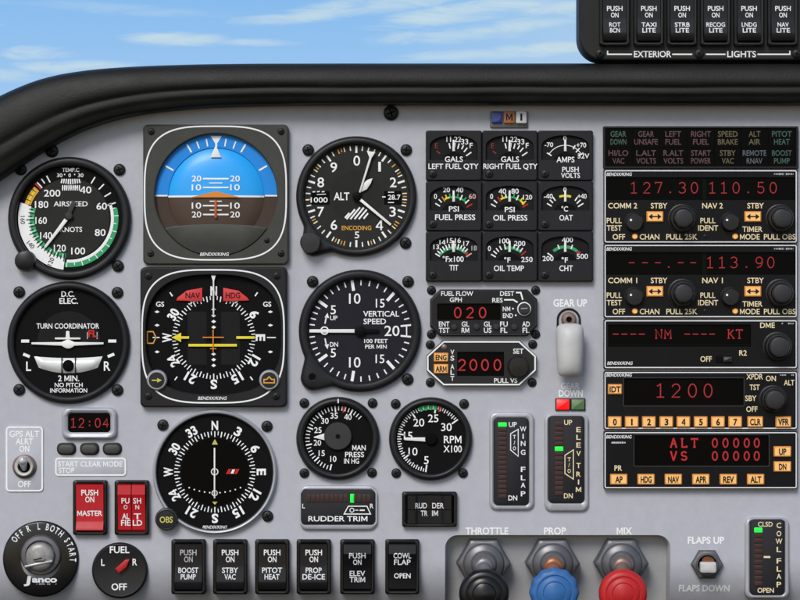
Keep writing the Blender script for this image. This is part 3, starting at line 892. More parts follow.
    for x, f, lb in ((157.8, k1, 'small knob with a yellow arrow on its cap'), (269.8, k2, 'small knob with an orange heading bug on its cap')):
        b = mb(t)
        b.lathe(x, 379.8, [(10.2, 6), (10.2, 10.2), (9.4, 12), (8.8, 12.6), (8.0, 12.6)], 'frame_silver', 48)
        b.lathe(x, 379.8, [(8.0, 12.6), (7.8, 12.9), (.01, 13.1)], 'knob_black', 48)
        f(b); o = b.build('knob', t); o['label'] = lb
    for x, y in ((149.2, 276), (277, 275.8), (149.2, 395.8), (276.4, 395.8)): screw(t, x, y, 3.8, 8.2)
pm('red_flag', (0.62, 0.035, 0.04), 0.5, spec=0.3)
hsi()

# ------------------------------------------------------------------ altimeter
def altimeter():
    cx, cy = 356.4, 196.6
    t = thing('altimeter', 'round altimeter numbered 0 to 9 with three white hands', 'gauge', cx, cy)
    round_bezel(t, cx, cy, 60.2, 52.6, 'bezel_black', 8.5, lobe=(314.5, 243.5, 14))
    b = mb(t)
    b.disc(cx, cy, 52.8, D0, 'dial_charcoal'); b.disc(cx, cy, 26, D0+.1, 'dial_hubdisc')
    for k in range(50):
        a = 7.2*k
        mj = k % 5 == 0
        col = 'white_ink' if mj or (k % 5) in (1, 4) else ('amber_ink' if (k//5) % 2 == 1 and (k % 5) == 2 else ('cream_ink' if k % 3 == 0 else 'white_ink'))
        b.tick(cx, cy, a, 43.5 if mj else 46, 50.6, 2.0 if mj else 1.2, D1, col)
    for k in (8, 12, 13, 17, 22, 27, 28, 33, 42, 47): b.tick(cx, cy, 7.2*k+3.6, 46.5, 50.4, 1.0, D1, 'amber_ink')
    for s, x, y, h, w in (('0', 356.8, 160.8, 9.6, 6.8), ('1', 379.6, 166.8, 9.4, 2.6), ('2', 393.2, 182.5, 9.4, 6.6), ('3', 392.6, 211.8, 9.4, 6.4), ('4', 379.4, 225.4, 9.4, 7.4), ('5', 357, 235, 6.6, 4.6),
                          ('6', 334, 225, 9.4, 6.6), ('7', 320.8, 211.8, 9.4, 6.8), ('8', 320.8, 182.5, 9.4, 6.8), ('9', 333.8, 167.5, 9.4, 6.8)):
        b.text(s, x, y, h, w, 'white_ink', D2, wt=.01)
    b.text('ALT', 341.6, 196.4, 7.4, 15.6, 'white_ink', D2, wt=.02)
    b.text('ENCODING', 356.6, 228, 4.2, 29.5, 'amber_ink', D2, wt=.015)
    for x0, x1 in ((311.4, 329.6), (384, 401.4)): b.poly(rrect(x0, 191, x1, 204.6, .8), D1, 'slot_black')
    b.text('1000', 319.2, 200, 5.0, 17, 'white_ink', D2, wt=.012)
    for x, a in ((313.8, 0), (318.3, .4), (323, .2)): b.line((x-1.2, 192), (x+1.6, 191.8-a), 1.1, D2, 'white_ink')
    b.line((317, 194.6), (326, 194.2), .7, D2, 'white_ink')
    b.line((305.6, 200), (309, 200), 1.0, D2, 'white_ink')
    b.text('28.7', 394.2, 197.3, 4.8, 12.6, 'white_ink', D2, wt=.012); b.line((382.2, 197), (385.6, 197), 1.1, D2, 'white_ink')
    for y in (192.3, 202.6): b.line((388, y), (394, y), .9, D2, 'white_ink')
    # hatched flag
    for p, q in (((345, 218), (349.4, 213)), ((346.6, 219.2), (355, 209.4)), ((350.4, 219.2), (360, 207.4)), ((354.6, 219.2), (363.8, 207.6)), ((358.8, 219.2), (366.8, 209.6)), ((363.6, 218.8), (368, 213.4))):
        b.line(p, q, 1.7, D2, 'white_ink')
    b.build('dial', t)
    needle(t, [(358.8, 192), (359.9, 191.2), (361.2, 192.6), (371.2, 158), (376.4, 158.6), (370.4, 151.2), (367.6, 158.2), (368.6, 158.4)][:0] or
           [(358.9, 192.6), (360.5, 193), (371.6, 158.6), (375.4, 152.6), (366.8, 151.2), (369.4, 158)], 5.6, 6.4, name='hundred_hand')
    needle(t, [(359.4, 191.8), (362.6, 184.2), (367.6, 180), (372.6, 178.4), (371, 183.4), (367, 189.4), (361, 192.4)], 4.2, 5.0, name='thousand_hand')
    needle(t, bar((360.4, 199.8), (390.8, 225), 3.0, 2.4), 5.0, 5.9, name='long_hand')
    knob(t, 357, 196.4, [(4.4, 2.5), (4.4, 7.2), (3, 8), (.01, 8.2)], 'dial_black', name='hub')
    knob(t, 311, 242.6, [(10.6, 6), (10.4, 15), (9.2, 17.4), (.01, 18)], 'knob_grey', knurl=24, kamp=.02, kmax=10, seg=96)
    for x, y in ((308.2, 150), (406.2, 150), (405.5, 243)): screw(t, x, y, 6.2)
altimeter()

# ------------------------------------------------------------------ vertical speed indicator
def vsi():
    cx, cy = 360, 330.8
    t = thing('vertical_speed_indicator', 'round vertical speed dial with white needle pointing level at zero', 'gauge', cx, cy)
    round_bezel(t, cx, cy, 61.2, 52.4, 'bezel_grey', 8.5, lobe=(314.5, 376.5, 15))
    b = mb(t)
    b.disc(cx, cy, 52.6, D0, 'dial_slate')
    majors = [-90, -54, -9, 42, 84]
    for sgn in (1, -1):
        for i, a in enumerate(majors):
            ang = -90 + (a+90)*1.0 if sgn > 0 else -90 - (a+90)
            if i in (1, 2, 3): b.tick(cx, cy, ang, 40.5, 51, 3.0, D1, 'white_ink')
            if i < 4:
                nx = majors[i+1]
                n = 5
                for k in range(1, n):
                    aa = a+(nx-a)*k/n
                    ang = aa if sgn > 0 else -180-aa
                    b.tick(cx, cy, ang, 45.5, 50.8, 1.3, D1, 'white_ink')
    for y in (325.6, 336.2): b.line((400.6, y+(.5 if y < 330 else -.5)), (411, y-(.6 if y < 330 else -.6)), 1.8, D1, 'white_ink')
    b.line((406.6, 326), (406.6, 336), 1.2, D1+.05, 'white_ink')
    for s, x, y, h, w in (('10', 354.8, 298.6, 10, 11.5), ('15', 380.2, 303.2, 8.4, 8.8), ('5', 333.3, 309.8, 8.6, 5.4), ('20', 392, 330.8, 10, 15), ('15', 380, 358.8, 8.4, 8.8), ('10', 354.8, 362.3, 10, 11.5), ('5', 333.3, 352.8, 8.6, 5.4)):
        b.text(s, x, y, h, w, 'white_ink', D2, wt=.008)
    for s, x, y, h, w in (('VERTICAL', 381.2, 313.8, 5.4, 36), ('SPEED', 374.8, 321.4, 5.4, 22.5), ('100 FEET', 376, 341, 3.8, 23.5), ('PER MIN', 376, 346.6, 3.8, 21.5), ('UP', 333.8, 317.9, 4.4, 7.4), ('DN', 334, 344.4, 4.4, 8.2)):
        b.text(s, x, y, h, w, 'white_ink', D2, wt=.014)
    for s in (-1, 1):
        b.line((325, 331+s*7.4), (326.4, 331+s*14), 1.3, D2, 'white_ink')
        b.poly([(324.6, 331+s*13.6), (327.6, 331+s*18.2), (329, 331+s*13)], D2, 'white_ink')
    b.path(circle(324.7, 330.5, 3.6, 28), 1.3, 5.3, 'white_ink', closed=True)
    b.build('dial', t)
    needle(t, bar((309.6, 330.9), (354.8, 330.9), 3.2, 3.6), 4.0, 5.0)
    needle(t, bar((356, 330.9), (379, 330.9), 5, 3.5), 3.6, 4.6, 'dial_black', 'needle_tail')
    knob(t, 360, 330.8, [(5.5, 2.5), (5.5, 5.6), (4, 6.2), (.01, 6.4)], 'dial_black', name='hub')
    b = mb(t); b.disc(312.6, 376.8, 3.4, 8.7, 'slot_black', 24); b.lathe(312.6, 376.8, [(4.2, 8.4), (4.0, 9.0), (3.4, 8.8)], 'bezel_grey', 32); b.build('adjusting_screw', t)
    for x, y in ((312.6, 281.6), (408, 281.6), (407.6, 379.2)): screw(t, x, y, 6.2)
vsi()

# ------------------------------------------------------------------ course deviation indicator
def cdi():
    cx, cy = 215, 471.8
    t = thing('course_indicator', 'round compass rose dial with thin silver rim and OBS knob', 'gauge', cx, cy)
    b = mb(t)
    b.lathe(cx, cy, [(62, -1), (62, 4), (61.5, 6), (60.4, 7), (59.2, 6.6), (58.6, 5.4)], 'frame_silver', 96)
    b.lathe(cx, cy, [(58.6, 5.4), (57.8, 5.2), (57.2, 2.0)], 'bezel_black', 96)
    b.build('bezel', t)
    b = mb(t)
    b.disc(cx, cy, 57.4, D0, 'dial_black', 96)
    b.disc(cx, cy, 34, D0+.1, 'display_black', 64)
    rose(b, cx, cy, 35, 40.6, 46.4, 8.4)
    b.text(BRAND, 215, 526.9, 3, 24, 'white_ink', D2, wt=.012, slant=.25)
    b.poly([(cx-3, 444.4), (cx, 439), (cx+3, 444.4)], D2, 'olive_ink'); b.poly([(cx-2.6, 501.6), (cx, 504.6), (cx+2.6, 501.6)], D2, 'olive_ink')
    for i in range(11):
        u = -1+i/5
        if i == 5: continue
        b.disc(cx+25.6*u, 492.7-5.2*u*u, .75, D2, 'white_ink', 12)
    b.path(circle(cx-.2, 471.6, 3.2, 28), 1.0, D2, 'white_ink', closed=True)
    b.path(circle(cx-.2, 492.9, 2.6, 24), .9, D2, 'white_ink', closed=True)
    for i in range(3):
        b.poly([(226.6+4*i, 473.4), (228.6+4*i, 469.2), (231.4+4*i, 469.2), (229.4+4*i, 473.4)], D2, 'red_ink' if i != 1 else 'white_ink')
    b.path([(226.4, 473.6), (228.8, 469), (239.2, 469), (236.8, 473.6)], .5, D3, 'red_ink', closed=True)
    b.build('dial', t)
    needle(t, bar((cx-.2, 447.6), (cx-.2, 498), 1.5), 3.6, 4.4, bev=.2)
    b = mb(t)
    b.lathe(167.2, 518.6, [(11.4, -1), (11.4, 8), (10.8, 9.6), (9.6, 10.2), (9.0, 9.8)], 'knob_grey', 60)
    b.lathe(167.2, 518.6, [(9.0, 9.8), (8.6, 10.4), (.01, 10.8)], 'knob_black', 60)
    b.text('OBS', 167.2, 518.8, 5.8, 13, 'olive_ink', 11.1, wt=.02)
    b.build('knob', t)
    for x, y in ((163, 425), (267, 426.2), (267.6, 516)): screw(t, x, y, 6)
cdi()

# ------------------------------------------------------------------ manifold pressure, tachometer
def manifold():
    cx, cy = 338, 438.5
    t = thing('manifold_pressure_gauge', 'small round manifold pressure gauge with grey hub disc', 'gauge', cx, cy)
    round_bezel(t, cx, cy, 41.7, 34.6)
    b = mb(t)
    b.disc(cx, cy, 34.8, D0, 'dial_black')
    # 10 at -166 deg .. 40 at +27 deg, clockwise
    A = lambda v: -166 + (v-10)*(193/30)
    for v2 in range(20, 88):
        v = v2/2
        if v > 43: break
        b.tick(cx, cy, A(v), 26.5 if v2 % 10 == 0 else (28.2 if v2 % 2 == 0 else 29.2), 32.6, 1.4 if v2 % 10 == 0 else .95, D1, 'white_ink') if v2 % 2 == 0 else None
    b.tick(cx, cy, A(37.6), 26.6, 33, 1.6, D2, 'red_ink')
    for s, x, y in (('35', 334.2, 415.6), ('40', 348, 416.8), ('30', 325, 420.8), ('25', 318, 430), ('20', 317.5, 442.6), ('15', 321.8, 453), ('10', 333.4, 458.8)):
        b.text(s, x, y, 5.6, 7.4 if s[0] != '1' else 6.2, 'white_ink', D2, wt=.01)
    for s, x, y, w in (('MAN', 359, 447.6, 13.4), ('PRESS', 354.6, 454.4, 19), ('IN HG', 351.6, 460.9, 15)): b.text(s, x, y, 5.0, w, 'white_ink', D2, wt=.014)
    b.line((338.4, 398.6), (338.4, 402.8), 1.2, 8.75, 'white_ink')
    b.build('dial', t)
    needle(t, [(314, 436.6), (324.6, 433.2), (326, 433.2), (326, 440), (324.6, 440), (314, 437.4)], 3.8, 4.6)
    knob(t, 338, 436, [(13.8, 2.4), (13.8, 5), (13, 5.8), (.01, 6)], 'dial_hub', name='hub', top=lambda q: q.disc(338, 436, 2.4, 6.3, 'dial_black', 20))
    for x, y in ((304.3, 403), (372.5, 403), (304.3, 473), (372, 472.6)): screw(t, x, y, 5.2)
def tachometer():
    cx, cy = 430.6, 438.8
    t = thing('tachometer', 'small round RPM gauge with green arc across its top', 'gauge', cx, cy)
    round_bezel(t, cx, cy, 41.7, 35)
    b = mb(t)
    b.disc(cx, cy, 35.2, D0, 'dial_black')
    A = lambda v: -171.5 + (v-5)*(226/25)
    for k in range(0, 51):
        v = 5+k*.5
        mj = k % 10 == 0
        b.tick(cx, cy, A(v), 26 if mj else (29 if k % 2 == 0 else 30.2), 33.4, 1.5 if mj else 1.0, D2, 'white_ink')
    b.arc(cx, cy, 29.2, 33.8, A(21.5), A(25.2), D1, 'green_ink')
    for k in range(4): b.tick(cx, cy, A(22+k), 29.4, 33.6, 1.4, D3, 'lime_ink')
    b.tick(cx, cy, A(25.8), 28.4, 34, 1.6, D3, 'red_ink')
    for s, x, y, w in (('20', 418.8, 422.4, 11), ('25', 433.2, 418.2, 10.4), ('30', 446.4, 427, 10.6), ('15', 408.2, 435.6, 8.6), ('10', 413, 451.4, 9), ('5', 426.3, 460, 4.8)):
        b.text(s, x, y, 7.6, w, 'white_ink', D2, wt=.008)
    b.text('RPM', 452.6, 439.4, 7.2, 17.6, 'white_ink', D2, wt=.012); b.text('X100', 452.6, 448.8, 6.6, 18.4, 'white_ink', D2, wt=.012)
    b.build('dial', t)
    needle(t, bar((404.6, 438.6), (426.4, 439.3), 2.6, 4.2), 3.8, 4.7)
    knob(t, 431, 438.8, [(6, 2.4), (6, 5), (5, 5.8), (.01, 6)], 'slot_black', name='hub')
    for x, y in ((395.6, 403.8), (464, 403.8), (396.2, 473), (463, 473)): screw(t, x, y, 5.2)
manifold(); tachometer()

# ------------------------------------------------------------------ engine gauge cluster: nine square gauges
EX = (425.6, 481.8, 537.4, 592.8); EY = (130.8, 181.2, 231.4, 282)
def engine_gauge(c, r, name, label, legends, marks, nums, needle_up=True, arcs=(), extra=None):
    x0, x1, y0, y1 = EX[c]+.15, EX[c+1]-.15, EY[r]+.15, EY[r+1]-.15
    px, py = (x0+x1)/2-.2, y0+33.5
    t = thing(name, label, 'gauge', (x0+x1)/2, (y0+y1)/2, 'square engine gauges in three rows')
    b = mb(t)
    wb = y0+29.5                                                            # window: arched top, flat foot
    win = lambda d: [(px-24+d, wb-d), (px-24+d, y0+15+d*.3)] + [(px+(24-d)*-cos(radians(a)), y0+15-(10.5-d)*sin(radians(a))) for a in range(15, 180, 15)] + [(px+24-d, y0+15+d*.3), (px+24-d, wb-d)]
    out = lambda d: rrect(x0+d, y0+d, x1-d, y1-d, 2.2)
    ctr = (px, y0+19)
    b.rloft(ctr, [(out(0), -1), (out(0), 6), (out(.4), 7), (out(1.2), 7.6), (win(0), 7.6), (win(.8), 6.2), (win(.9), 4)], 'bezel_grey', uni=64)
    for s, x, y, h, w in legends: b.text(s, x, y, h, w, 'white_ink', 7.85, wt=.014)
    b.build('case', t, 22)
    b = mb(t)
    b.poly(win(.7), 4.2, 'dial_grey')
    hub = [pol(px, py+1, a, 13) for a in range(-75, 76, 10)]
    hub = [(x, min(y, wb-1)) for x, y in hub]
    b.poly(hub, 4.35, 'dial_black')
    for a0, a1, m, r0, r1 in arcs: b.arc(px, py, r0, r1, a0, a1, 4.5, m)
    for a, ln, m in marks: b.tick(px, py, a, 21-ln, 21.4, 1.25, 4.7, m)
    for s, x, y, h, w, m in nums: b.text(s, x, y, h, w, m, 7.9 if y > wb-3 else 4.9, wt=.012)
    b.build('dial', t)
    needle(t, bar((px, py-13), (px, py-24.2), 2.6, 1.9), 5.4, 6.1, bev=.2)
    if extra: extra(t, px, py)
    screw(t, x0+7, y1-6.8, 4.2, 7.3)
def build_engine():
    W = 'white_ink'
    for c, side in ((0, 'LEFT'), (1, 'RIGHT')):
        dx = 0 if c == 0 else 56
        engine_gauge(c, 0, 'fuel_gauge', f'square gauge marked {side} FUEL QTY', [('GALS', 453.7+dx, 159.6, 5.2, 18), (side+' FUEL QTY', 453.3+dx+(.8 if c else 0), 166.7, 5.0, 50 if c == 0 else 54)],
                     [(-52, 4, 'dull_red'), (-12, 5, W), (4, 4, W), (15, 5, W), (28, 4, W), (40, 5, W), (56, 6, W)],
                     [('E', 436.4+dx, 146, 5, 2.8, 'dull_red'), ('11', 448.6+dx, 139.4, 5.4, 4.6, W), ('22', 457.6+dx, 139.6, 5.4, 7, W), ('33', 464.6+dx, 142, 5.2, 7, W), ('F', 471+dx, 145.8, 5, 3, W)])
    engine_gauge(2, 0, 'ammeter', 'square gauge marked AMPS and VOLTS', [('AMPS', 565, 160, 5.4, 18), ('32V', 583, 156.4, 4.8, 11.5), ('PUSH', 570, 169.8, 4.8, 16.5), ('VOLTS', 570, 175.8, 4.8, 19)],
                 [(-58, 5, W), (0, 6, W), (28, 4, W), (42, 5, W), (58, 6, W)], [('0', 564.6, 138.6, 5, 3.2, W), ('-70', 548.6, 145, 4.4, 8.6, W), ('+70', 581, 145.4, 4.6, 9.6, W)],
                 arcs=[(-58, 58, W, 18.6, 19.3)])
    G, Y, R_ = 'green_ink', 'yellow_ink', 'red_ink'
    engine_gauge(0, 1, 'fuel_pressure_gauge', 'square gauge marked PSI FUEL PRESS', [('PSI', 453.7, 209.2, 5.0, 10), ('FUEL PRESS', 455, 217.5, 5.4, 40)],
                 [(-58, 5, W), (-44, 4, W), (-33, 5, 'orange_ink'), (-22, 4, Y), (-11, 4, G), (12, 4, G), (24, 5, W), (36, 4, G), (46, 5, W), (60, 6, 'red_ink')],
                 [('0', 435.4, 196.6, 4.8, 3, W), ('20', 446.4, 190, 4.8, 7, W), ('40', 459.6, 190.2, 4.8, 7, W), ('60', 472.2, 196.6, 4.8, 7, 'pink_ink')], arcs=[(-30, -12, Y, 16.8, 18.6), (-10, 44, 'lime_ink', 16.8, 18.4), (58, 62, R_, 15, 21)])
    engine_gauge(1, 1, 'oil_pressure_gauge', 'square gauge marked PSI OIL PRESS', [('PSI', 509.4, 209.8, 5.0, 10), ('OIL PRESS', 510, 218, 5.4, 34)],
                 [(-60, 5, W), (-47, 4, W), (-34, 5, R_), (-22, 4, Y), (-11, 4, W), (13, 4, G), (25, 5, W), (38, 4, Y), (50, 5, Y), (60, 6, R_)],
                 [('0', 491.4, 196.6, 4.8, 3, W), ('40', 502.2, 191.4, 4.8, 7.4, W), ('80', 514.8, 191.4, 4.8, 7.4, W), ('120', 527.4, 197.4, 4.6, 9, W)], arcs=[(-30, -14, Y, 16.8, 18.8), (-12, 34, 'lime_ink', 16.8, 18.4), (36, 54, Y, 16.8, 18.8)])
    engine_gauge(2, 1, 'air_temperature_gauge', 'square gauge marked OAT in degrees C', [('°C', 564.2, 209.2, 5.0, 6.6), ('OAT', 565.6, 218, 5.4, 13.4)],
                 [(-58, 5, W), (-46, 4, W), (-35, 4, W), (35, 4, W), (46, 5, W), (58, 6, W)],
                 [('-40', 548, 196.4, 4.6, 9, W), ('0', 564.6, 190, 4.8, 3.2, W), ('+40', 581.8, 196.4, 4.6, 9, W)], arcs=[(-18, 18, 'yellow_ink', 17.8, 20)])
    engine_gauge(0, 2, 'turbine_temperature_gauge', 'square gauge marked TIT', [('°Fx100', 453, 259.2, 5.2, 21), ('TIT', 453.7, 267.8, 5.4, 9)],
                 [(-58+9*k, 5 if k % 2 == 0 else 3.5, W) for k in range(12)] + [(57, 6, 'pink_ink')],
                 [('13', 436.2, 247, 4.6, 5.6, W), ('14', 442.4, 242.4, 4.6, 6, W), ('15', 449.8, 240.6, 4.8, 6, W), ('16', 457.8, 240.6, 4.8, 6, W), ('17', 466.2, 243.6, 4.6, 6, W), ('18', 474, 248.2, 4.6, 5.4, 'grey_ink')], arcs=[(-54, 44, 'green_ink', 15.6, 18.6), (46, 52, R_, 15.6, 19)])
    engine_gauge(1, 2, 'oil_temperature_gauge', 'square gauge marked OIL TEMP', [('°F', 507, 260.2, 5.0, 6.4), ('OIL TEMP', 508.6, 268.4, 5.4, 30)],
                 [(-60, 5, W), (-49, 4, W), (-39, 4, W), (-28, 4, W), (-14, 5, W), (14, 4, W), (26, 5, W), (38, 4, W), (50, 6, R_)],
                 [('0', 489.2, 248.6, 4.8, 3, W), ('100', 504.2, 241, 4.8, 10, W), ('200', 519.6, 243.6, 4.8, 11, W), ('250', 526.6, 259.6, 4.8, 11.4, W)], arcs=[(-18, 42, 'green_ink', 15.8, 18.6)])
    engine_gauge(2, 2, 'cylinder_temperature_gauge', 'square gauge marked CHT', [('°F', 564.2, 260.2, 5.0, 6.4), ('CHT', 565.6, 268.4, 5.4, 13.4)],
                 [(-56, 5, W), (-20, 4, W), (20, 4, W)],
                 [('200', 547.6, 258.6, 4.8, 11, W), ('400', 567.2, 240, 4.8, 11, W), ('500', 582, 256.4, 4.8, 11.4, W)], arcs=[(-40, 42, 'green_ink', 16.6, 19.6), (44, 52, R_, 16, 20)])
pm('pink_ink', (0.75, 0.42, 0.40), 0.6, spec=0.2)
build_engine()

# ------------------------------------------------------------------ marker beacon lamps
def marker():
    t = thing('marker_lights', 'row of blue, brown and white marker lights lettered M and I', 'marker light', 509, 119)
    b = mb(t)
    b.prism(rrect(490, 111.4, 528, 128, 1.2), -1, 2.5, 'nut_grey', .6)
    b.build('base', t)
    for x0, x1, m, s, tm in ((491.2, 502, 'lens_blue', 'O', 'dim_ink'), (503.4, 514.6, 'lens_amber', 'M', 'black_ink'), (515.6, 526.4, 'lens_white', 'I', 'black_ink')):
        b = mb(t); b.prism(rrect(x0, 111.6, x1, 123.8, 1.4), 2, 6.5, m, 1.0); b.text(s, (x0+x1)/2, 117.6, 6.6, 2.0 if s == 'I' else 6.4, tm, 6.75, wt=.025)
        b.build('lamp', t)
pm('dim_ink', (0.06, 0.10, 0.34), 0.5)
marker()

# ------------------------------------------------------------------ fuel flow computer, altitude preselector
def fuel_flow():
    t = thing('fuel_flow_computer', 'octagonal black fuel flow unit with red digits reading 020', 'fuel computer', 483.5, 313)
    b = mb(t)
    O = lambda d: octagon(430+d, 289.4+d, 537-d, 336.2-d, 10)
    win = rrect(437, 303.4, 500.4, 320, .8)
    b.rloft((469, 311.5), [(O(0), -1), (O(0), 6.4), (O(.4), 7.2), (O(1.3), 7.8), (win, 7.8), (win, 5.4)], 'bezel_grey', uni=32)
    b.path(O(1.5), .6, 8.0, 'dial_hub', closed=True)
    T = lambda s, x, y, h, w: b.text(s, x, y, h, w, 'white_ink', 8.0, wt=.014)
    T('FUEL FLOW', 457, 293.6, 4.4, 32); T('GPH', 455.6, 299.8, 4.4, 12); T('DEST', 506.8, 293.6, 4.4, 14); T('RES', 497.2, 300.2, 4.4, 10.4)
    T('NM', 506.2, 308.9, 4.4, 7.4); T('END', 507.6, 315.6, 4.4, 10)
    b.disc(512.6, 308.6, .9, 8.0, 'white_ink', 12); b.disc(515.4, 315.2, .9, 8.0, 'white_ink', 12)
    b.path([(515.6, 292.6), (520.4, 292.6), (522.4, 299.8)], 1.5, 8.0, 'white_ink'); b.path([(503.8, 299.8), (513, 299.8), (517.2, 302.4)], 1.5, 8.05, 'white_ink')
    for a, c, x in (('ENT', 'TST', 444), ('GL', 'RM', 465.2), ('GL', 'US', 487.4), ('FU', 'FL', 503.6), ('AD', 'FL', 525.6)):
        w = 10.5 if len(a) > 2 else 7.6
        T(a, x, 324, 4.8, w); T(c, x, 330.2, 4.8, w if c != 'FL' else 6.8)
    b.build('case', t, 22)
    b = mb(t); b.poly(win, 5.5, 'display_black'); b.led('020', (457.6, 469.8, 482.4), 312.6, 10, 7.2, 1.25, 5.8, 'led_bright'); b.build('display', t)
    for x in (454, 476.4, 496, 514): 
        b = mb(t); b.lathe(x, 326.8, [(3.4, 7.6), (3.4, 8.8), (2.6, 9.6), (.01, 9.8)], 'knob_grey', 28); b.build('button', t)
    b = mb(t)
    b.lathe(523.8, 308.9, [(6.9, 7.6), (6.9, 8.4), (6.6, 8.7), (5.9, 8.7)], 'white_ink', 48)
    b.lathe(523.8, 308.9, [(5.9, 8.7), (5.7, 11.5), (4.8, 12.4), (.01, 12.7)], 'knob_grey', 48)
    b.line((520.4, 308.6), (527, 308.2), .7, 12.9, 'grey_ink'); b.build('knob', t)
    for x, y in ((431.4, 290.2), (535.6, 290.2), (431.4, 334.2), (535.6, 334.2)): screw(t, x, y, 4.8)
def preselect():
    t = thing('altitude_preselector', 'white edged octagonal unit with red digits reading 2000', 'altitude selector', 481, 363)
    b = mb(t)
    O = lambda d: octagon(426.4+d, 340.4+d, 536-d, 385.6-d, 16.5-d*.4, 15-d*.4)
    win = rrect(457, 351.6, 503.8, 375.8, .6)
    b.rloft((481, 363), [(O(0), -1), (O(0), 6.4), (O(.4), 7.2), (O(1.1), 7.7), (win, 7.7), (win, 5.4)], 'bezel_black', uni=32)
    b.path(O(1.3), 1.5, 7.95, 'white_ink', closed=True)
    T = lambda s, x, y, h, w: b.text(s, x, y, h, w, 'white_ink', 7.95, wt=.014)
    T('SET', 518, 351, 4.8, 10.4); T('PULL VS', 505.4, 380.3, 4.4, 23)
    for s, y in (('V', 352), ('S', 358), ('A', 366.6), ('L', 372.2), ('T', 378.2)): T(s, 452.2, y, 4.6, 3.7)
    b.build('case', t, 22)
    b = mb(t); b.poly(win, 5.5, 'display_black'); b.led('2000', (461.8, 473.2, 484.8, 497.2), 364.8, 10.4, 7.4, 1.35, 5.8, 'led_bright'); b.build('display', t)
    for s, y0, y1 in (('ENG', 352.6, 361.6), ('ARM', 363.8, 373.4)): key(t, s, 433.6, y0, 448.2, y1, 7.6)
    b = mb(t); b.lathe(444, 346.8, [(2.8, 7.5), (2.8, 8.3), (2, 9), (.01, 9.3)], 'brown_steel', 24); b.build('sensor', t)
    knob(t, 517.6, 366, [(10.4, 7.5), (10.2, 14), (9.2, 15.4), (.01, 15.8)], 'switch_black', knurl=30, kamp=.015, kmax=10, seg=120)
    for x, y in ((430.2, 344.6), (532.6, 344.2), (430.2, 382.4), (532, 382.4)): screw(t, x, y, 4.8)
def key(t, s, x0, y0, x1, y1, z, h=None, w=None, arrow=False):
    b = mb(t)
    p = rrect(x0, y0, x1, y1, .8, 3)
    b.loft([[(*q, z-.6) for q in p], [(*q, z+2.0) for q in p], [(*q, z+3.0) for q in rrect(x0+1.1, y0+1.1, x1-1.1, y1-1.1, .4, 3)]], 'key_edge', cap1=False)
    b.poly(rrect(x0+1.1, y0+1.1, x1-1.1, y1-1.1, .4, 3), z+3.0, 'key_face')
    cx, cy = (x0+x1)/2, (y0+y1)/2
    hh = h or (y1-y0)*.56
    if arrow:
        b.line((cx-4, cy), (cx+4, cy), 1.2, z+3.3, 'black_ink')
        for sgn in (-1, 1): b.poly([(cx+sgn*6.4, cy), (cx+sgn*2.6, cy-2.9), (cx+sgn*2.6, cy+2.9)], z+3.35, 'black_ink')
    elif s: b.text(s, cx, cy+.1, hh, w or {1: 3.6, 2: 7.4, 3: 11}[len(s)], 'black_ink', z+3.3, wt=.034)
    o = b.build('key', t)
    o['label'] = f'amber key marked {s}' if s else 'amber key marked with a double arrow'
    return o
fuel_flow(); preselect()

# ------------------------------------------------------------------ annunciator and radio stack
def annunciator():
    t = thing('annunciator_panel', 'black warning panel of two rows of dim coloured legends', 'warning panel', 700, 147.5)
    b = mb(t)
    out = lambda d: rrect(602.8+d, 126.6+d, 797.6-d, 168.9-d, 1.2)
    b.rloft((700, 147.5), [(out(0), -1), (out(0), 5.4), (out(.6), 6), (out(1.8), 6), (out(2.4), 4.8)], 'bezel_grey', uni=16)
    b.poly(rrect(604, 128, 796.4, 167.6, .5), 3.8, 'display_black')
    b.build('frame', t)
    L = [('GEAR', 'DOWN', 'dim_green'), ('GEAR', 'UNSAFE', 'dim_red'), ('LEFT', 'FUEL', 'dim_red'), ('RIGHT', 'FUEL', 'dim_red'), ('SPEED', 'BRAKE', 'dim_yellow'), ('ALT', 'AIR', 'dim_yellow'), ('PITOT', 'HEAT', 'dim_teal'),
         ('HI/LO', 'VAC', 'dim_red'), ('L.ALT', 'VOLTS', 'dim_red'), ('R.ALT', 'VOLTS', 'dim_red'), ('START', 'POWER', 'dim_red'), ('STBY', 'VAC', 'dim_yellow'), ('REMOTE', 'RNAV', 'dim_blue'), ('BOOST', 'PUMP', 'dim_teal')]
    X = (618, 645.7, 672.8, 700.4, 727.2, 753.9, 781.2)
    for i, (a, c, m) in enumerate(L):
        x = X[i % 7]; y = 138 if i < 7 else 157
        b = mb(t)
        b.prism(rrect(x-13.5, y-9.4, x+13.5, y+9.4, .2), 3.5, 4.6, 'display_black')
        b.text(a, x, y-3.7, 5.4, len(a)*3.95, m, 4.85, wt=.014); b.text(c, x, y+4.1, 5.4, len(c)*3.95, m, 4.85, wt=.014)
        b.build('lamp', t)
annunciator()

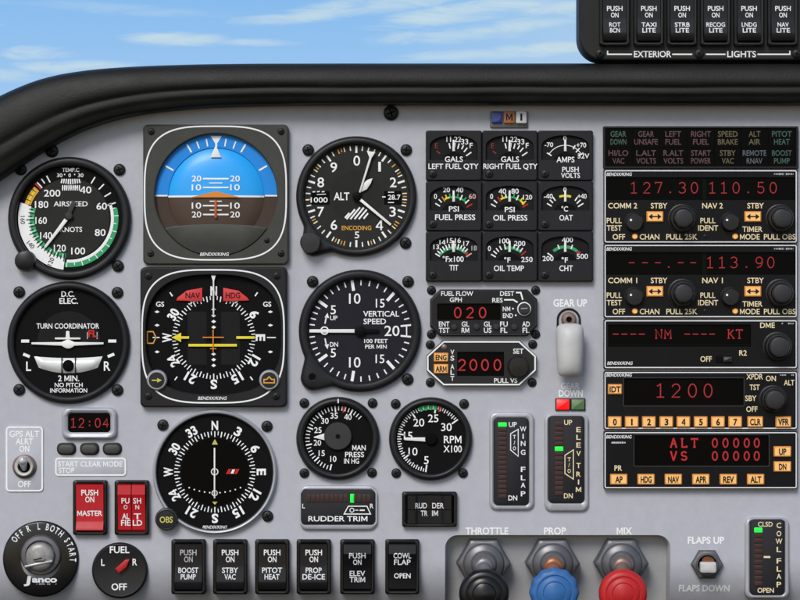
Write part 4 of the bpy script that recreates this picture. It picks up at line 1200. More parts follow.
def radio_case(t, y0, y1, win, brand=(619, None), inner_line=None):
    b = mb(t)
    x0, x1 = 603.2, 796.4
    out = lambda d: rrect(x0+d, y0+d, x1-d, y1-d, 1.4)
    w = rrect(*win, .6)
    c = ((win[0]+win[2])/2, (win[1]+win[3])/2)
    b.rloft(c, [(out(0), -1), (out(0), 6.6), (out(.4), 7.2), (out(1), 7.6), (w, 7.6), (w, 5.2)], 'radio_black', uni=16)
    b.path(out(1.3), 1.1, 7.85, 'silver_ink', closed=True)
    return b
pm('radio_black', (0.005, 0.005, 0.0066), 0.38, spec=0.16, bump=0.06, bscale=2200, var=0.12, vscale=90)
def brand_tag(b, x, y):
    b.text(BRAND, x, y, 3.1, 25, 'white_ink', 7.9, wt=.016, slant=.2)
def big_knob(t, x, y, ro=14, ri=9.2, label=None):
    b = mb(t)
    b.lathe(x, y, [(ro+1.4, 7.5), (ro+1.4, 8.2), (ro+.6, 8.6), (ro, 8.6), (ro-.3, 15), (ro-1.2, 16.4), (ri+1, 16.6)], 'knob_black', 120, knurl=40, kamp=.012, kmax=ro-.5)
    b.build('outer_knob', t, 30)
    b = mb(t)
    b.lathe(x, y, [(ri+.4, 16), (ri, 23), (ri-.8, 24.4), (ri-2, 24.8), (.01, 24.6)], 'knob_grey', 96, knurl=32, kamp=.012, kmax=ri-.3)
    b.build('inner_knob', t, 30)
def small_knob(t, x, y, r=9.4):
    def top(q): q.disc(x-3.8, y-2.0, 1.15, 15.3, 'white_ink', 14)
    knob(t, x, y, [(r+.4, 7.5), (r+.4, 8.4), (r-.4, 9), (r-.6, 13.5), (r-1.6, 14.8), (.01, 15.1)], 'knob_black', knurl=28, kamp=.015, kmax=r-.5, seg=112, top=top)
def nav_com(dy, cn, label, d1, x1s, d2, x2s):
    t = thing('navigation_radio', label, 'radio', 700, 206.5+dy, 'black radios in the avionics stack')
    Y = lambda y: y+dy
    b = radio_case(t, Y(169.8), Y(243.4), (605.6, Y(177.6), 794.2, Y(200.4)))
    brand_tag(b, 618.6, Y(174.6)); b.micro(773, 793, Y(174.4), 2.0, 7.9)
    T = lambda s, x, y, w, h=5.2: b.text(s, x, Y(y), h, w, 'cream_ink', 7.9, wt=.012)
    T('COMM '+cn, 622, 206, 29); T('STBY', 658.3, 206, 16.5); T('NAV '+cn, 711.6, 206, 20.5); T('STBY', 754.5, 206, 16.5)
    T('PULL', 613.6, 220.8, 15); T('TEST', 613.6, 228.2, 15); T('OFF', 618.2, 237, 12.4); T('CHAN', 648.8, 237, 19.6); T('PULL 25K', 681, 237, 31); T('PULL', 707, 220.8, 15); T('IDENT', 707.2, 228.2, 20)
    T('TIMER', 751.4, 229.4, 20); T('MODE', 748.8, 237, 19.6); T('PULL OBS', 778.6, 237, 31.5)
    b.build('case', t, 22)
    b = mb(t); b.poly(rrect(605.4, Y(177.4), 794.4, Y(200.6), .6), 5.3, 'display_black')
    b.poly(rrect(701.8, Y(178.2), 705.6, Y(199.8), .3), 5.4, 'green_tint')
    b.led(d1, x1s, Y(188), 10.6, 7.2, .9, 5.7); b.led(d2, x2s, Y(188), 10.6, 7.2, .9, 5.7)
    b.build('display', t)
    for x in (633.4, 729): small_knob(t, x, Y(222.4))
    for x in (681.4, 778.8): big_knob(t, x, Y(218.8), 13)
    for x0 in (645.6, 743.2): key(t, '', x0, Y(211.6), x0+16.8, Y(222.2), 7.6, arrow=True)
    for x in (634.2, 734.2):
        b = mb(t); b.lathe(x, Y(236.7), [(3, 7.4), (3, 8.6), (2.2, 9.4)], 'key_edge', 28); b.disc(x, Y(236.7), 2.2, 9.4, 'key_face', 24); b.build('button', t)
    b = mb(t); b.lathe(704.4, Y(236.7), [(1.8, 7.4), (1.8, 8), (1.2, 8.2), (1.0, 7.9)], 'knob_black', 20); b.build('jack', t)
pm('green_tint', (0.002, 0.007, 0.003), 0.4, spec=0.06)
nav_com(0, '2', 'radio marked COMM 2 and NAV 2 with display reading 127.30 and 110.50', '127.30', (633.4, 646.2, 658, 669.6, 681.8, 693.8), '110.50', (711.6, 723.2, 735.4, 747.4, 760, 772.4))
nav_com(74.5, '1', 'radio marked COMM 1 and NAV 1 with dashes beside 113.90', '---.--', (631, 644.4, 657.2, 668, 680, 692.4), '113.90', (709.4, 721.2, 733.4, 745.6, 758.4, 770))

def dme():
    t = thing('distance_radio', 'low black unit marked DME showing dashes with NM and KT', 'radio', 700, 343.8, 'black radios in the avionics stack')
    b = radio_case(t, 319.4, 368.6, (607.6, 324.4, 750, 346.6))
    brand_tag(b, 619.4, 363)
    b.micro(780.5, 792.5, 323.4, 1.7, 7.9)
    T = lambda s, x, y, w, h=5.2: b.text(s, x, y, h, w, 'cream_ink', 7.9, wt=.012)
    T('DME', 766.4, 325.2, 14.6); T('OFF', 705.2, 358.8, 11.4); T('R2', 742, 352.8, 7.6)
    b.build('case', t, 22)
    b = mb(t); b.poly(rrect(607.4, 324.2, 750.2, 346.8, .6), 5.3, 'display_black')
    b.poly(rrect(609.5, 344.6, 749, 345.4, .1), 5.5, 'green_tint')
    b.led('----', (615.2, 623.8, 632.6, 641.2), 333.8, 8.6, 7.4, 1.0, 5.7); b.led('NM', (658.2, 667.2), 334, 8.6, 6.4, 1.05, 5.7)
    b.led('----', (686.6, 694.8, 703, 711.2), 333.8, 8.6, 7.0, 1.0, 5.7); b.led('KT', (730, 738.6), 334, 8.6, 6.4, 1.05, 5.7)
    b.build('display', t)
    b = mb(t); b.prism(rrect(714.8, 355.6, 731.4, 362.8, .6), 7.2, 8.0, 'slot_black', .2); b.prism(rrect(722, 356.4, 731, 362, .6), 7.5, 11, 'knob_grey', .8); b.build('slide_switch', t)
    big_knob(t, 776.4, 346.6, 13.4, 10)
dme()
def transponder():
    t = thing('transponder', 'black transponder with red digits 1200 over a row of numbered amber keys', 'radio', 700, 400, 'black radios in the avionics stack')
    b = radio_case(t, 371, 429.2, (623.6, 378.2, 742.4, 405))
    brand_tag(b, 618.6, 374.8); b.micro(779, 793, 374.8, 1.7, 7.9)
    T = lambda s, x, y, w, h=5.2: b.text(s, x, y, h, w, 'cream_ink', 7.9, wt=.012)
    T('XPDR', 753.6, 376.4, 16.5); T('ON', 769.8, 378.2, 10); T('ALT', 788, 382.4, 10.4); T('TST', 753.6, 387, 10); T('SBY', 749.8, 398, 11.2); T('OFF', 750.8, 408.8, 11.2)
    b.path(inset(rrect(623.6, 378.2, 742.4, 405, .6), -.8), .7, 7.85, 'dial_hub', closed=True)
    b.build('case', t, 22)
    b = mb(t); b.poly(rrect(623.4, 378, 742.6, 405.2, .6), 5.3, 'display_black'); b.led('1200', (659.8, 675.4, 691.8, 707.4), 390.4, 13, 9.0, 1.15, 5.7); b.build('display', t)
    key(t, 'IDT', 607.2, 383.8, 621.2, 394, 7.6)
    for i, x in enumerate((614, 630.9, 648, 665.4, 682.4, 699.7, 716.8, 734)): key(t, str(i), x-6.8, 416, x+6.8, 426.8, 7.6, w=3.8 if i != 1 else 1.6)
    key(t, 'CLR', 746.2, 416, 761.8, 426.8, 7.6); key(t, 'VFR', 774.2, 416, 789.8, 426.8, 7.6)
    big_knob(t, 771.8, 399, 12.6, 9.4)
transponder()
def autopilot():
    t = thing('autopilot', 'black autopilot unit with red ALT and VS lines above amber mode keys', 'radio', 700, 459.5, 'black radios in the avionics stack')
    b = radio_case(t, 431, 488.4, (634, 435, 767.4, 465))
    brand_tag(b, 618.4, 436.4); b.micro(611, 625, 442.2, 2.0, 7.9, 'silver_ink')
    b.text('PR', 617.6, 467.6, 5.2, 7.6, 'cream_ink', 7.9, wt=.012)
    b.path(inset(rrect(634, 435, 767.4, 465, .6), -.8), .7, 7.85, 'dial_hub', closed=True)
    b.build('case', t, 22)
    b = mb(t); b.poly(rrect(633.8, 434.8, 767.6, 465.2, .6), 5.3, 'display_black')
    for s, y in (('ALT', 442.6), ('VS', 455.6)): b.led(s, (673, 683.4, 693.8), y, 8.2, 6.2, 1.5, 5.7, 'led_bright')
    for y in (442.6, 455.6): b.led('00000', (714.2, 724.8, 735.4, 746, 756), y, 8.4, 5.4, 1.5, 5.7, 'led_red')
    b.build('display', t)
    for s, y0 in (('UP', 445.8), ('DN', 460.8)): key(t, s, 772.4, y0, 789.8, y0+10.4, 7.6)
    for s, x in (('AP', 618), ('HDG', 645.2), ('NAV', 672.4), ('APR', 699.8), ('REV', 727.2), ('ALT', 754.4)): key(t, s, x-8.6, 473.4, x+8.6, 484, 7.6)
autopilot()

# ------------------------------------------------------------------ rocker switches
def rocker(name, label, x0, y0, x1, y1, lines, zb=0.0, z0=-1.0, red=False, group=None, split=False, flip=False, text_mat=None, ox=0.0):
    cx, cy = (x0+x1)/2, (y0+y1)/2
    t = thing(name, label, 'switch', cx, cy, group)
    H = y1-y0
    b = mb(t)
    out = lambda d: rrect(x0+d, y0+d, x1-d, y1-d, 2.4)
    b.rloft((cx, cy), [(out(0), zb+z0), (out(0), zb+6), (out(.5), zb+7), (out(1.4), zb+7.5), (out(3.0), zb+7.3), (out(3.4), zb+4)], 'switch_black', uni=16)
    b.build('housing', t)
    a, c = y0+3.3, y1-3.3
    Hh = c-a
    if flip: prof = [(0, 5), (.03, 10.5), (.22, 12.2), (.25, 11.6), (.62, 8.0), (.95, 7.2), (1, 5)]
    else: prof = [(0, 5), (.03, 7.6), (.46, 7.4), (.52, 7.6), (.78, 10.2), (.82, 10.4), (.96, 8.6), (1, 5)]
    if red and not split: prof = [(0, 5), (.03, 9.4), (.76, 8.2), (.80, 8.5), (.90, 11.4), (.955, 12), (1, 5)]
    def zf(x, y):
        u = min(1, max(0, (y-a)/Hh))
        return zb+interp(prof, u)+.3
    face = 'switch_red' if red else 'switch_face'
    spans = [(x0+3.6, x1-3.6)] if not split else [(x0+3.6, cx-.45), (cx+.45, x1-3.6)]
    for i, (xa, xb) in enumerate(spans):
        b = mb(t)
        for lo in (0,):
            L = [(x, [(x, a+Hh*u, zb+z) for u, z in prof]) for x in (xa, xb)]
            b.loft([[(xa, a+Hh*u, zb+4) for u, z in prof], L[0][1], L[1][1], [(xb, a+Hh*u, zb+4) for u, z in prof]], face, cap1=False, closed=False)
        for ln in lines:
            s, y, h, w = ln[:4]
            m = ln[4] if len(ln) > 4 else (text_mat or 'white_ink')
            if not split: b.text(s, cx+ox, y, h, w, m, zf, wt=.016)
            else:
                p = s.split('|')[i]
                b.text(p, (xa+xb)/2 + (1.2 if i == 0 else -1.2)*(1 if len(p) < 4 else 0), y, h, w, m, zf, wt=.016)
        b.build('rocker', t, 25)
    return t
G1 = 'black rocker switches along the bottom of the panel'
DIM = 'faded_ink'
for (x0, lab, l2, faded) in ((171.8, 'BOOST PUMP', ('BOOST', 'PUMP'), True), (213.4, 'STBY VAC', ('STBY', 'VAC'), False), (255.3, 'PITOT HEAT', ('PITOT', 'HEAT'), False), (296.8, 'PROP DE-ICE', ('PROP', 'DE-ICE'), False)):
    m1 = 'grey_ink' if faded else 'white_ink'
    rocker('rocker_switch', f'black rocker switch lettered {lab}', x0, 539, x0+34.4, 593.6,
           [('PUSH', 551.8, 5.4, 16.5, m1), ('ON', 558.6, 5.4, 8.6, m1), (l2[0], 569.4, 5.0, len(l2[0])*4.0, 'silver_ink'), (l2[1], 575.8, 5.0, len(l2[1])*3.75, 'silver_ink')], z0=-26, group=G1)
rocker('rocker_switch', 'black rocker switch lettered ELEV TRIM', 340.2, 539, 374.8, 593.6, [('PUSH', 554.6, 5.2, 16.5, 'silver_ink'), ('ON', 561.2, 5.2, 8.4, 'silver_ink'), ('ELEV', 572.6, 5.0, 15.5, 'silver_ink'), ('TRIM', 578.8, 5.0, 15.5, 'silver_ink')], z0=-26, group=G1, flip=True)
rocker('rocker_switch', 'black rocker switch lettered COWL FLAP OPEN', 385.2, 539, 419.4, 593.6, [('COWL', 554.6, 5.2, 17.5), ('FLAP', 561.2, 5.2, 16.5), ('OPEN', 575, 4.8, 16.5)], z0=-26, group=G1, flip=True)
rocker('rocker_switch', 'red rocker switch lettered MASTER', 73.6, 480, 108, 534.6, [('PUSH', 492, 5.6, 16.8), ('ON', 498.8, 5.6, 9), ('MASTER', 512.6, 5.0, 25)], red=True, group='red rocker switches')
rocker('rocker_switch', 'split red rocker switch lettered ALT FIELD', 115.2, 480, 149.6, 534.6, [('PU|SH', 500, 5.4, 8), ('O|N', 506.4, 4.2, 3.8), ('AL|T', 515.6, 5.4, 7.4), ('FIE|LD', 522.2, 5.4, 9.4)], red=True, split=True, flip=True, group='red rocker switches')
# rudder trim rocker: lies sideways, in two halves
def rudder_switch():
    x0, y0, x1, y1 = 402, 491.4, 457, 526.4
    cx, cy = 429.5, 508.9
    t = thing('rocker_switch', 'wide black switch lettered RUDDER TRIM in two halves', 'switch', cx, cy)
    b = mb(t)
    out = lambda d: rrect(x0+d, y0+d, x1-d, y1-d, 2.4)
    b.rloft((cx, cy), [(out(0), -1), (out(0), 6), (out(.5), 7), (out(1.4), 7.5), (out(3), 7.3), (out(3.4), 4)], 'switch_black', uni=16)
    b.build('housing', t)
    prof = [(0, 5), (.05, 10.6), (.2, 10.4), (.26, 8.4), (.5, 7.6), (.74, 8.4), (.8, 10.4), (.95, 10.6), (1, 5)]
    xa, xb = x0+3.6, x1-3.6
    zf = lambda x, y: interp(prof, (x-xa)/(xb-xa))+.3
    for i, (ya, yb) in enumerate(((y0+3.6, cy-.3), (cy+.3, y1-3.6))):
        b = mb(t)
        P = [(xa+(xb-xa)*u, z) for u, z in prof]
        b.loft([[(x, ya, 4) for x, z in P], [(x, ya, z) for x, z in P], [(x, yb, z) for x, z in P], [(x, yb, 4) for x, z in P]], 'switch_face', cap1=False, closed=False)
        for s, dx, w in ((('RUD', -8.4, 11.6), ('DER', 8.4, 11.6)) if i == 0 else (('TR', -5.4, 6.8), ('IM', 5.4, 6))):
            b.text(s, cx+dx, 505 if i == 0 else 512.6, 5.2, w, 'silver_ink', zf, wt=.014)
        b.build('rocker', t, 25)
rudder_switch()

# ------------------------------------------------------------------ bar indicators
def bar_indicator(name, label, fr, inn, mk, marks):
    cx, cy = (fr[0]+fr[2])/2, (fr[1]+fr[3])/2
    t = thing(name, label, 'indicator', cx, cy, 'bar light indicators')
    b = mb(t)
    F = lambda d: rrect(fr[0]+d, fr[1]+d, fr[2]-d, fr[3]-d, 7)
    I = lambda d: rrect(inn[0]+d, inn[1]+d, inn[2]-d, inn[3]-d, 4.5)
    z0 = -28 if fr[3] > 560 else -1
    b.rloft((cx, cy), [(F(0), z0), (F(0), 2.6), (F(.8), 3.8), (F(1.8), 4.2), (I(-1.2), 4.2), (I(0), 3.2)], 'frame_silver', uni=24)
    b.build('frame', t)
    b = mb(t)
    b.prism(I(.1), 1, 5.0, 'indicator_face', 1.0)
    mk(b)
    b.build('face', t)
    for (x0, y0, x1, y1, on) in marks:
        b = mb(t); b.prism(rrect(x0, y0, x1, y1, .3, 2), 4.8, 5.7, 'led_green' if on else 'led_off', .25)
        o = b.build('light_segment', t)
        if on: o['label'] = 'lit green segment'
ZF = 5.25
def trapezoid(b, pts, m, w=.9): b.path(pts, w, ZF, m, closed=True)
def vsegs(x0, x1, ya, yb, n, on):
    p = (yb-ya)/n
    return [(x0, ya+p*i+.25, x1, ya+p*(i+1)-.45, i == on) for i in range(n)]
def wing(b):
    T = lambda s, x, y, h, w, **k: b.text(s, x, y, h, w, 'white_ink', ZF, wt=.014, **k)
    T('UP', 512.6, 424.3, 4.8, 8); T('DN', 512.6, 497.6, 4.8, 8.8)
    for s, y in zip('WINGFLAP', (428.6, 436, 443.2, 452, 469, 477.4, 484.8, 493.4)): T(s, 522.9, y, 4.8, 1.2 if s == 'I' else (6.4 if s == 'W' else 4.6))
    trapezoid(b, [(510.4, 433.4), (518, 429), (518, 456), (510.4, 449.6)], 'white_ink')
    for s, y in (('T', 436.6), ('/', 442.4), ('O', 448)): T(s, 514.2, y, 3.6, 1.4 if s == '/' else 3)
bar_indicator('bar_indicator', 'tall indicator lettered WING FLAP in white', (489.2, 412.2, 533.8, 509.6), (493.4, 417.6, 528.8, 505), wing, vsegs(498, 506.4, 422, 498.4, 16, 0))
def elev(b):
    T = lambda s, x, y, h, w, **k: b.text(s, x, y, h, w, 'cream_ink', ZF, wt=.014, **k)
    T('UP', 567.8, 422.2, 4.8, 8); T('DN', 568, 495.4, 4.8, 8.8)
    for s, y in zip('ELEVTRIM', (429.4, 437, 444.8, 453.2, 465.2, 473.8, 481.6, 489.2)): T(s, 578.2, y, 4.8, 1.2 if s == 'I' else (5.4 if s == 'M' else 4.4))
    trapezoid(b, [(564.6, 455), (573, 449.6), (573, 478.8), (564.6, 473.2)], 'cream_ink')
    for s, y in (('T', 459), ('/', 464.8), ('O', 470.6)): T(s, 568.8, y, 3.8, 1.4 if s == '/' else 3.2)
bar_indicator('bar_indicator', 'tall indicator lettered ELEV TRIM in cream', (544.2, 413.8, 588.4, 511), (548, 416, 584.2, 502.8), elev, vsegs(554.6, 562.8, 421.4, 495.4, 15, 5))
def rud(b):
    T = lambda s, x, y, h, w, **k: b.text(s, x, y, h, w, 'white_ink', ZF, wt=.014, **k)
    T('L', 303.8, 505.6, 4.4, 2.6); T('R', 371.8, 505.6, 4.4, 3.6); T('RUDDER TRIM', 338, 518.3, 5.0, 59)
    trapezoid(b, [(344.2, 513.6), (348.4, 505.8), (367, 505.8), (370.6, 513.6)], 'white_ink', 1.0)
    b.path(circle(352, 509.8, 2.0, 18), .8, ZF, 'white_ink', closed=True); b.line((355.2, 509.8), (358.4, 509.8), .8, ZF, 'white_ink'); b.line((359.8, 509.8), (364.8, 509.8), 1.4, ZF, 'white_ink')
pr = (371-306.5)/14
bar_indicator('bar_indicator', 'wide indicator lettered RUDDER TRIM in white', (300, 485.2, 376.4, 529.6), (300.8, 489.6, 375.8, 524.2), rud, [(306.5+pr*i+.25, 494, 306.5+pr*(i+1)-.35, 501.8, False) if i != 9 else (350.4, 493.6, 354.3, 502.2, True) for i in range(14)])
def cowl(b):
    T = lambda s, x, y, h, w, **k: b.text(s, x, y, h, w, 'cream_ink', ZF, wt=.014, **k)
    T('CLSD', 764.6, 523.8, 4.6, 14.6); T('OPEN', 765, 589.8, 4.6, 16.4)
    for s, y in zip('COWLFLAP', (525, 533.2, 540.8, 549, 560.4, 568.4, 575.8, 584)): T(s, 778.2, y, 5.0, 6.6 if s == 'W' else 4.6)
    b.line((763, 556.5), (769.6, 556.5), 1.9, ZF, 'cream_ink')
bar_indicator('bar_indicator', 'tall indicator lettered COWL FLAP in cream', (744.6, 517.4, 788.6, 598), (749.2, 518.6, 784.4, 594.6), cowl, vsegs(753.6, 761.6, 527, 585.6, 11, 0))

# ------------------------------------------------------------------ clock, its buttons and placard
def clock():
    t = thing('digital_clock', 'small silver framed clock with red digits 12:04', 'clock', 89.6, 423)
    b = mb(t)
    F = lambda d: rrect(62.2+d, 407.4+d, 117-d, 439-d, 7)
    I = lambda d: rrect(68.4+d, 413+d, 110.8-d, 432.2-d, 3.5)
    b.rloft((89.6, 423), [(F(0), -1), (F(0), 3.4), (F(.8), 5), (F(2.2), 5.8), (F(3.8), 5.4), (I(-.8), 4.4), (I(0), 3.4), (I(0), 1.6)], 'frame_silver', uni=32)
    b.build('frame', t)
    b = mb(t); b.poly(I(-.1), 1.8, 'display_black'); b.led('12:04', (73.6, 81.6, 89.8, 98, 106), 422.8, 8.8, 5.6, .95, 2.1, 'led_red'); b.build('display', t)
    for x, s in ((66.6, 'leftmost, above the word START'), (89.7, 'middle one, above the word CLEAR'), (112.4, 'rightmost, above the word MODE')):
        k = thing('push_button', f'small grey clock button, {s}', 'button', x, 448.6, 'clock buttons')
        q = MB((x, 448.6))
        p = lambda d: rrect(x-9.6+d, 442.4+d, x+9.6-d, 454.8-d, 5.4, 6)
        q.loft([[(*a, -.5) for a in p(0)], [(*a, 1) for a in p(0)], [(*a, 1.4) for a in p(.8)], [(*a, 1.3) for a in p(1.4)]], 'switch_black', cap1=True)
        q.build('collar', k)
        q = MB((x, 448.6))
        q.loft([[(*a, 1) for a in p(1.4)], [(*a, 4) for a in p(1.6)], [(*a, 5.2) for a in p(2.6)], [(*a, 5.6) for a in p(4.2)]], 'button_grey', cap1=True)
        q.build('cap', k)
    t = thing('placard', 'white outlined placard reading START CLEAR MODE STOP', 'placard', 90.6, 467)
    b = mb(t)
    b.prism(rrect(55, 457.4, 126.4, 476, 3.6), -.2, .8, 'panel_paint', .25)
    b.build('plate', t)
    b = mb(t)
    b.path(inset(rrect(55, 457.4, 126.4, 476, 3.6), 1.0), 1.6, 1.05, 'white_ink', closed=True)
    b.text('START CLEAR MODE', 90.4, 464, 5.2, 64.5, 'white_ink', 1.05, wt=.022); b.text('STOP', 66.8, 470.4, 5.2, 15.5, 'white_ink', 1.05, wt=.022)
    b.build('lettering', t)
pm('button_grey', (0.055, 0.055, 0.052), 0.42, spec=0.4, var=0.1, vscale=120)
clock()

# ------------------------------------------------------------------ toggle switches
def gps_toggle():
    t = thing('toggle_switch', 'silver toggle switch on white outlined GPS ALT ALRT placard', 'switch', 24.6, 459)
    b = mb(t); R = rrect(5.8, 426.2, 43.4, 491.6, 4); b.prism(R, -.2, 1.2, 'panel_paint', .3)
    b.build('plate', t)
    b = mb(t)
    b.path(inset(R, 1.0), 1.7, 1.45, 'white_ink', closed=True)
    for s, y, w in (('GPS ALT', 434, 30), ('ALRT', 441.4, 17.5), ('ON', 448.8, 10), ('OFF', 484, 13)): b.text(s, 24.6, y, 5.8, w, 'white_ink', 1.45, wt=.024)
    b.build('lettering', t)
    b = mb(t)
    b.lathe(24.8, 466.4, [(12, 1), (12, 2.6), (11, 3.6), (9.6, 4)], 'brown_steel', 48)
    b.lathe(24.8, 466.4, [(9.6, 3.8), (9.4, 6.6), (8.6, 7.4), (6.4, 7.2), (5.6, 4)], 'steel', 48)
    b.disc(24.8, 466.4, 6, 4.4, 'slot_black', 32)
    b.build('nut', t)
    b = mb(t)
    loops = []
    for u in range(13):
        w = u/12
        r = 2.8+2.4*w if w < .8 else 4.72*math.sqrt(max(0.003, 1-((w-.8)/.2)**2))
        ccx, ccy, cz = 24.8, 468-10.5*w, 4.5+13*w
        loops.append([(ccx+r*cos(2*pi*i/24), ccy+r*sin(2*pi*i/24)*.9, cz + r*sin(2*pi*i/24)*.42) for i in range(24)])
    b.loft(loops, 'steel', cap1=True); b.build('lever', t, 60)
def flaps_switch():
    t = thing('toggle_switch', 'flat white paddle switch in a hexagonal nut between FLAPS UP and FLAPS DOWN', 'switch', 706.7, 564)
    b = mb(t)
    b.rloft((706.7, 564), [(hexagon(706.7, 564, 16.2), -16), (hexagon(706.7, 564, 16.2), 4), (hexagon(706.7, 564, 15), 5.4), (circle(706.7, 564, 11.4, 48), 6), (circle(706.7, 564, 10.6, 48), 7.2), (circle(706.7, 564, 9.6, 48), 7.2), (circle(706.7, 564, 9.2, 48), 3)], 'nut_grey', uni=48)
    b.disc(706.7, 564, 9.4, 3.4, 'slot_black', 36)
    b.build('nut', t)
    b = mb(t)
    loops = []
    for w, hw, yy, zz, hz in ((0, 5, 560, 4, 3.4), (.3, 5.6, 559.2, 9, 3.6), (.5, 6.0, 559.4, 12, 3.8)):
        loops.append([(706.7+hw*cos(2*pi*i/28), yy+hz*sin(2*pi*i/28), zz-1.0*sin(2*pi*i/28)) for i in range(28)])
    b.loft(loops, 'copper', cap1=True)
    b.build('lever_neck', t)
    b = mb(t)
    p = lambda d: rrect(698.6+d, 560.6+d, 715+ -d, 571.8-d, 2)
    b.loft([[(*a, 5) for a in p(.4)], [(*a, 13) for a in p(0)], [(*a, 14.6) for a in p(.6)], [(*a, 15.4) for a in p(2)]], 'ivory', cap1=True)
    b.build('paddle', t)
gps_toggle(); flaps_switch()

# ------------------------------------------------------------------ ignition and fuel selector
def ignition():
    cx, cy = 41, 558.8
    t = thing('ignition_switch', 'round black key switch lettered OFF R L BOTH START', 'switch', cx, cy)
    b = mb(t)
    b.lathe(cx, cy, [(38, -28), (38, 1.4), (37.2, 2.6), (35.8, 3.2), (20.6, 3.4)], 'switch_black', 96)
    for s, ang, sp in (('OFF', -44.5, 8.6), ('R', -22, 9), ('L', -3, 9), ('BOTH', 26, 9.0), ('START', 73.5, 9.3)):
        for i, ch in enumerate(s):
            a = ang+(i-(len(s)-1)/2)*sp
            b.text(ch, *pol(cx, cy-.4, a, 32.4), 6.2, None, 'white_ink', 3.5, rot=a, wt=.016, sx=.62)
    b.text('J', 28, 579.6, 6.8, 6.2, 'silver_ink', 3.6, wt=.05, slant=.15); b.text('anco', 45, 579.0, 5.6, 25, 'silver_ink', 3.62, wt=.04)
    b.micro(37, 57, 583.6, 1.3, 3.65)
    b.build('escutcheon', t)
    b = mb(t)
    b.lathe(41.4, 554.6, [(20.4, 3), (20.2, 5), (18.8, 7), (15.2, 7.6), (14.6, 5.5)], 'nut_grey', 72); b.build('collar', t)
    b = mb(t)
    b.lathe(41, 556, [(14.4, 4.4), (14.2, 9), (12.8, 11), (9, 12.2), (.01, 12.8)], 'key_metal', 60)
    b.prism(bar((26.4, 565.4), (54, 559.8), 2.2), 10.2, 13.0, 'steel', .6)
    b.prism(rrect(36, 556.8, 46.4, 560.2, 1), 12, 14, 'dark_steel', .5)
    b.poly(bar((35.6, 558.6), (44, 556.6), 1.1), 14.2, 'slot_black')
    b.build('key_barrel', t, 45)
def fuel_selector():
    cx, cy = 120, 570.2
    t = thing('fuel_selector', 'round black fuel selector with red pointer aimed at R', 'switch', cx, cy)
    b = mb(t)
    b.lathe(cx, cy, [(28, -30), (28, 1.6), (27.2, 3), (25.8, 3.8), (25, 3.6), (.01, 3.4)], 'knob_black', 80)
    for s, x, y, w in (('FUEL', 120, 549.4, 19.6), ('L', 103.4, 562, 3.6), ('R', 135.2, 561.6, 4.6), ('OFF', 119.6, 586.4, 15.4)): b.text(s, x, y, 6.4, w, 'white_ink', 4.0, wt=.018)
    b.build('escutcheon', t)
    needle(t, [(116, 567.8), (119.6, 572.6), (127.6, 566.2), (130.4, 558.8), (126.2, 559)], 3.6, 8.4, 'knob_red', 'pointer', 1.0)
ignition(); fuel_selector()

# ------------------------------------------------------------------ landing gear lever and lights
def gear():
    t = thing('gear_lever', 'white wheel shaped landing gear lever set below GEAR UP', 'lever', 568.6, 345)
    b = mb(t)
    arch = lambda d: [(556.6+d, 332), (556.6+d, 320)] + [(568.6-(12-d)*cos(radians(a)), 320-(12-d)*sin(radians(a))) for a in range(10, 180, 10)] + [(580.6-d, 320), (580.6-d, 332)]
    b.rloft((568.6, 322), [(arch(0), -.5), (arch(0), 1.6), (arch(.8), 2.4), (arch(1.8), 2.2), (arch(2.2), .8)], 'switch_black', uni=32)
    b.poly(arch(2.1), .9, 'frame_silver')
    b.build('slot_plate', t)
    b = mb(t)
    b.lathe(568.6, 319.4, [(7.6, .8), (7.4, 6), (6, 8), (3, 8.4), (2.6, 6.5)], 'brown_steel', 40); b.disc(568.6, 319.4, 2.8, 6.8, 'slot_black', 24)
    b.build('hub', t)
    b = mb(t)
    loops = []
    for k in range(25):
        u = .5-.5*cos(pi*k/24)
        y = 323.2+53.4*u
        hw = 13.2+.9*sin(pi*min(1, u*1.1+.1))-.9*u*u
        e = 1-abs(2*u-1)**3.2
        hz = 1.2+13*math.sqrt(max(0, e))
        hw *= max(.05, 1-abs(2*u-1)**12)**.36
        lp = []
        for i in range(36):
            t_ = 2*pi*i/36
            c, s = cos(t_), sin(t_)
            lp.append((568.8+hw*math.copysign(abs(c)**.95, c), y, 17+hz*math.copysign(abs(s)**.95, s)))
        loops.append(lp)
    b.loft(loops, 'ivory', cap0=True, cap1=True)
    b.build('wheel_knob', t, 50)
    b = mb(t)
    b.prism(rrect(565, 326, 572, 340, 1), .8, 8, 'dark_steel', .5); b.build('stalk', t)
    for x0, m, lb in ((555.2, 'lamp_red', 'square red gear light, lit, below GEAR DOWN'), (570.3, 'lamp_green', 'square dull green gear light beside the lit red one')):
        k = thing('gear_light', lb, 'indicator light', x0+7.4, 404.4, 'gear position lights')
        q = MB((x0+7.4, 404.4)); q.prism(rrect(x0, 398.2, x0+14.9, 410.6, .5, 2), -.5, 2.2, 'bezel_black', .3); q.build('housing', k)
        q = MB((x0+7.4, 404.4)); q.prism(rrect(x0+1, 399.2, x0+13.9, 409.6, .4, 2), 1.5, 3.2, m, .5); q.build('lens', k)
gear()

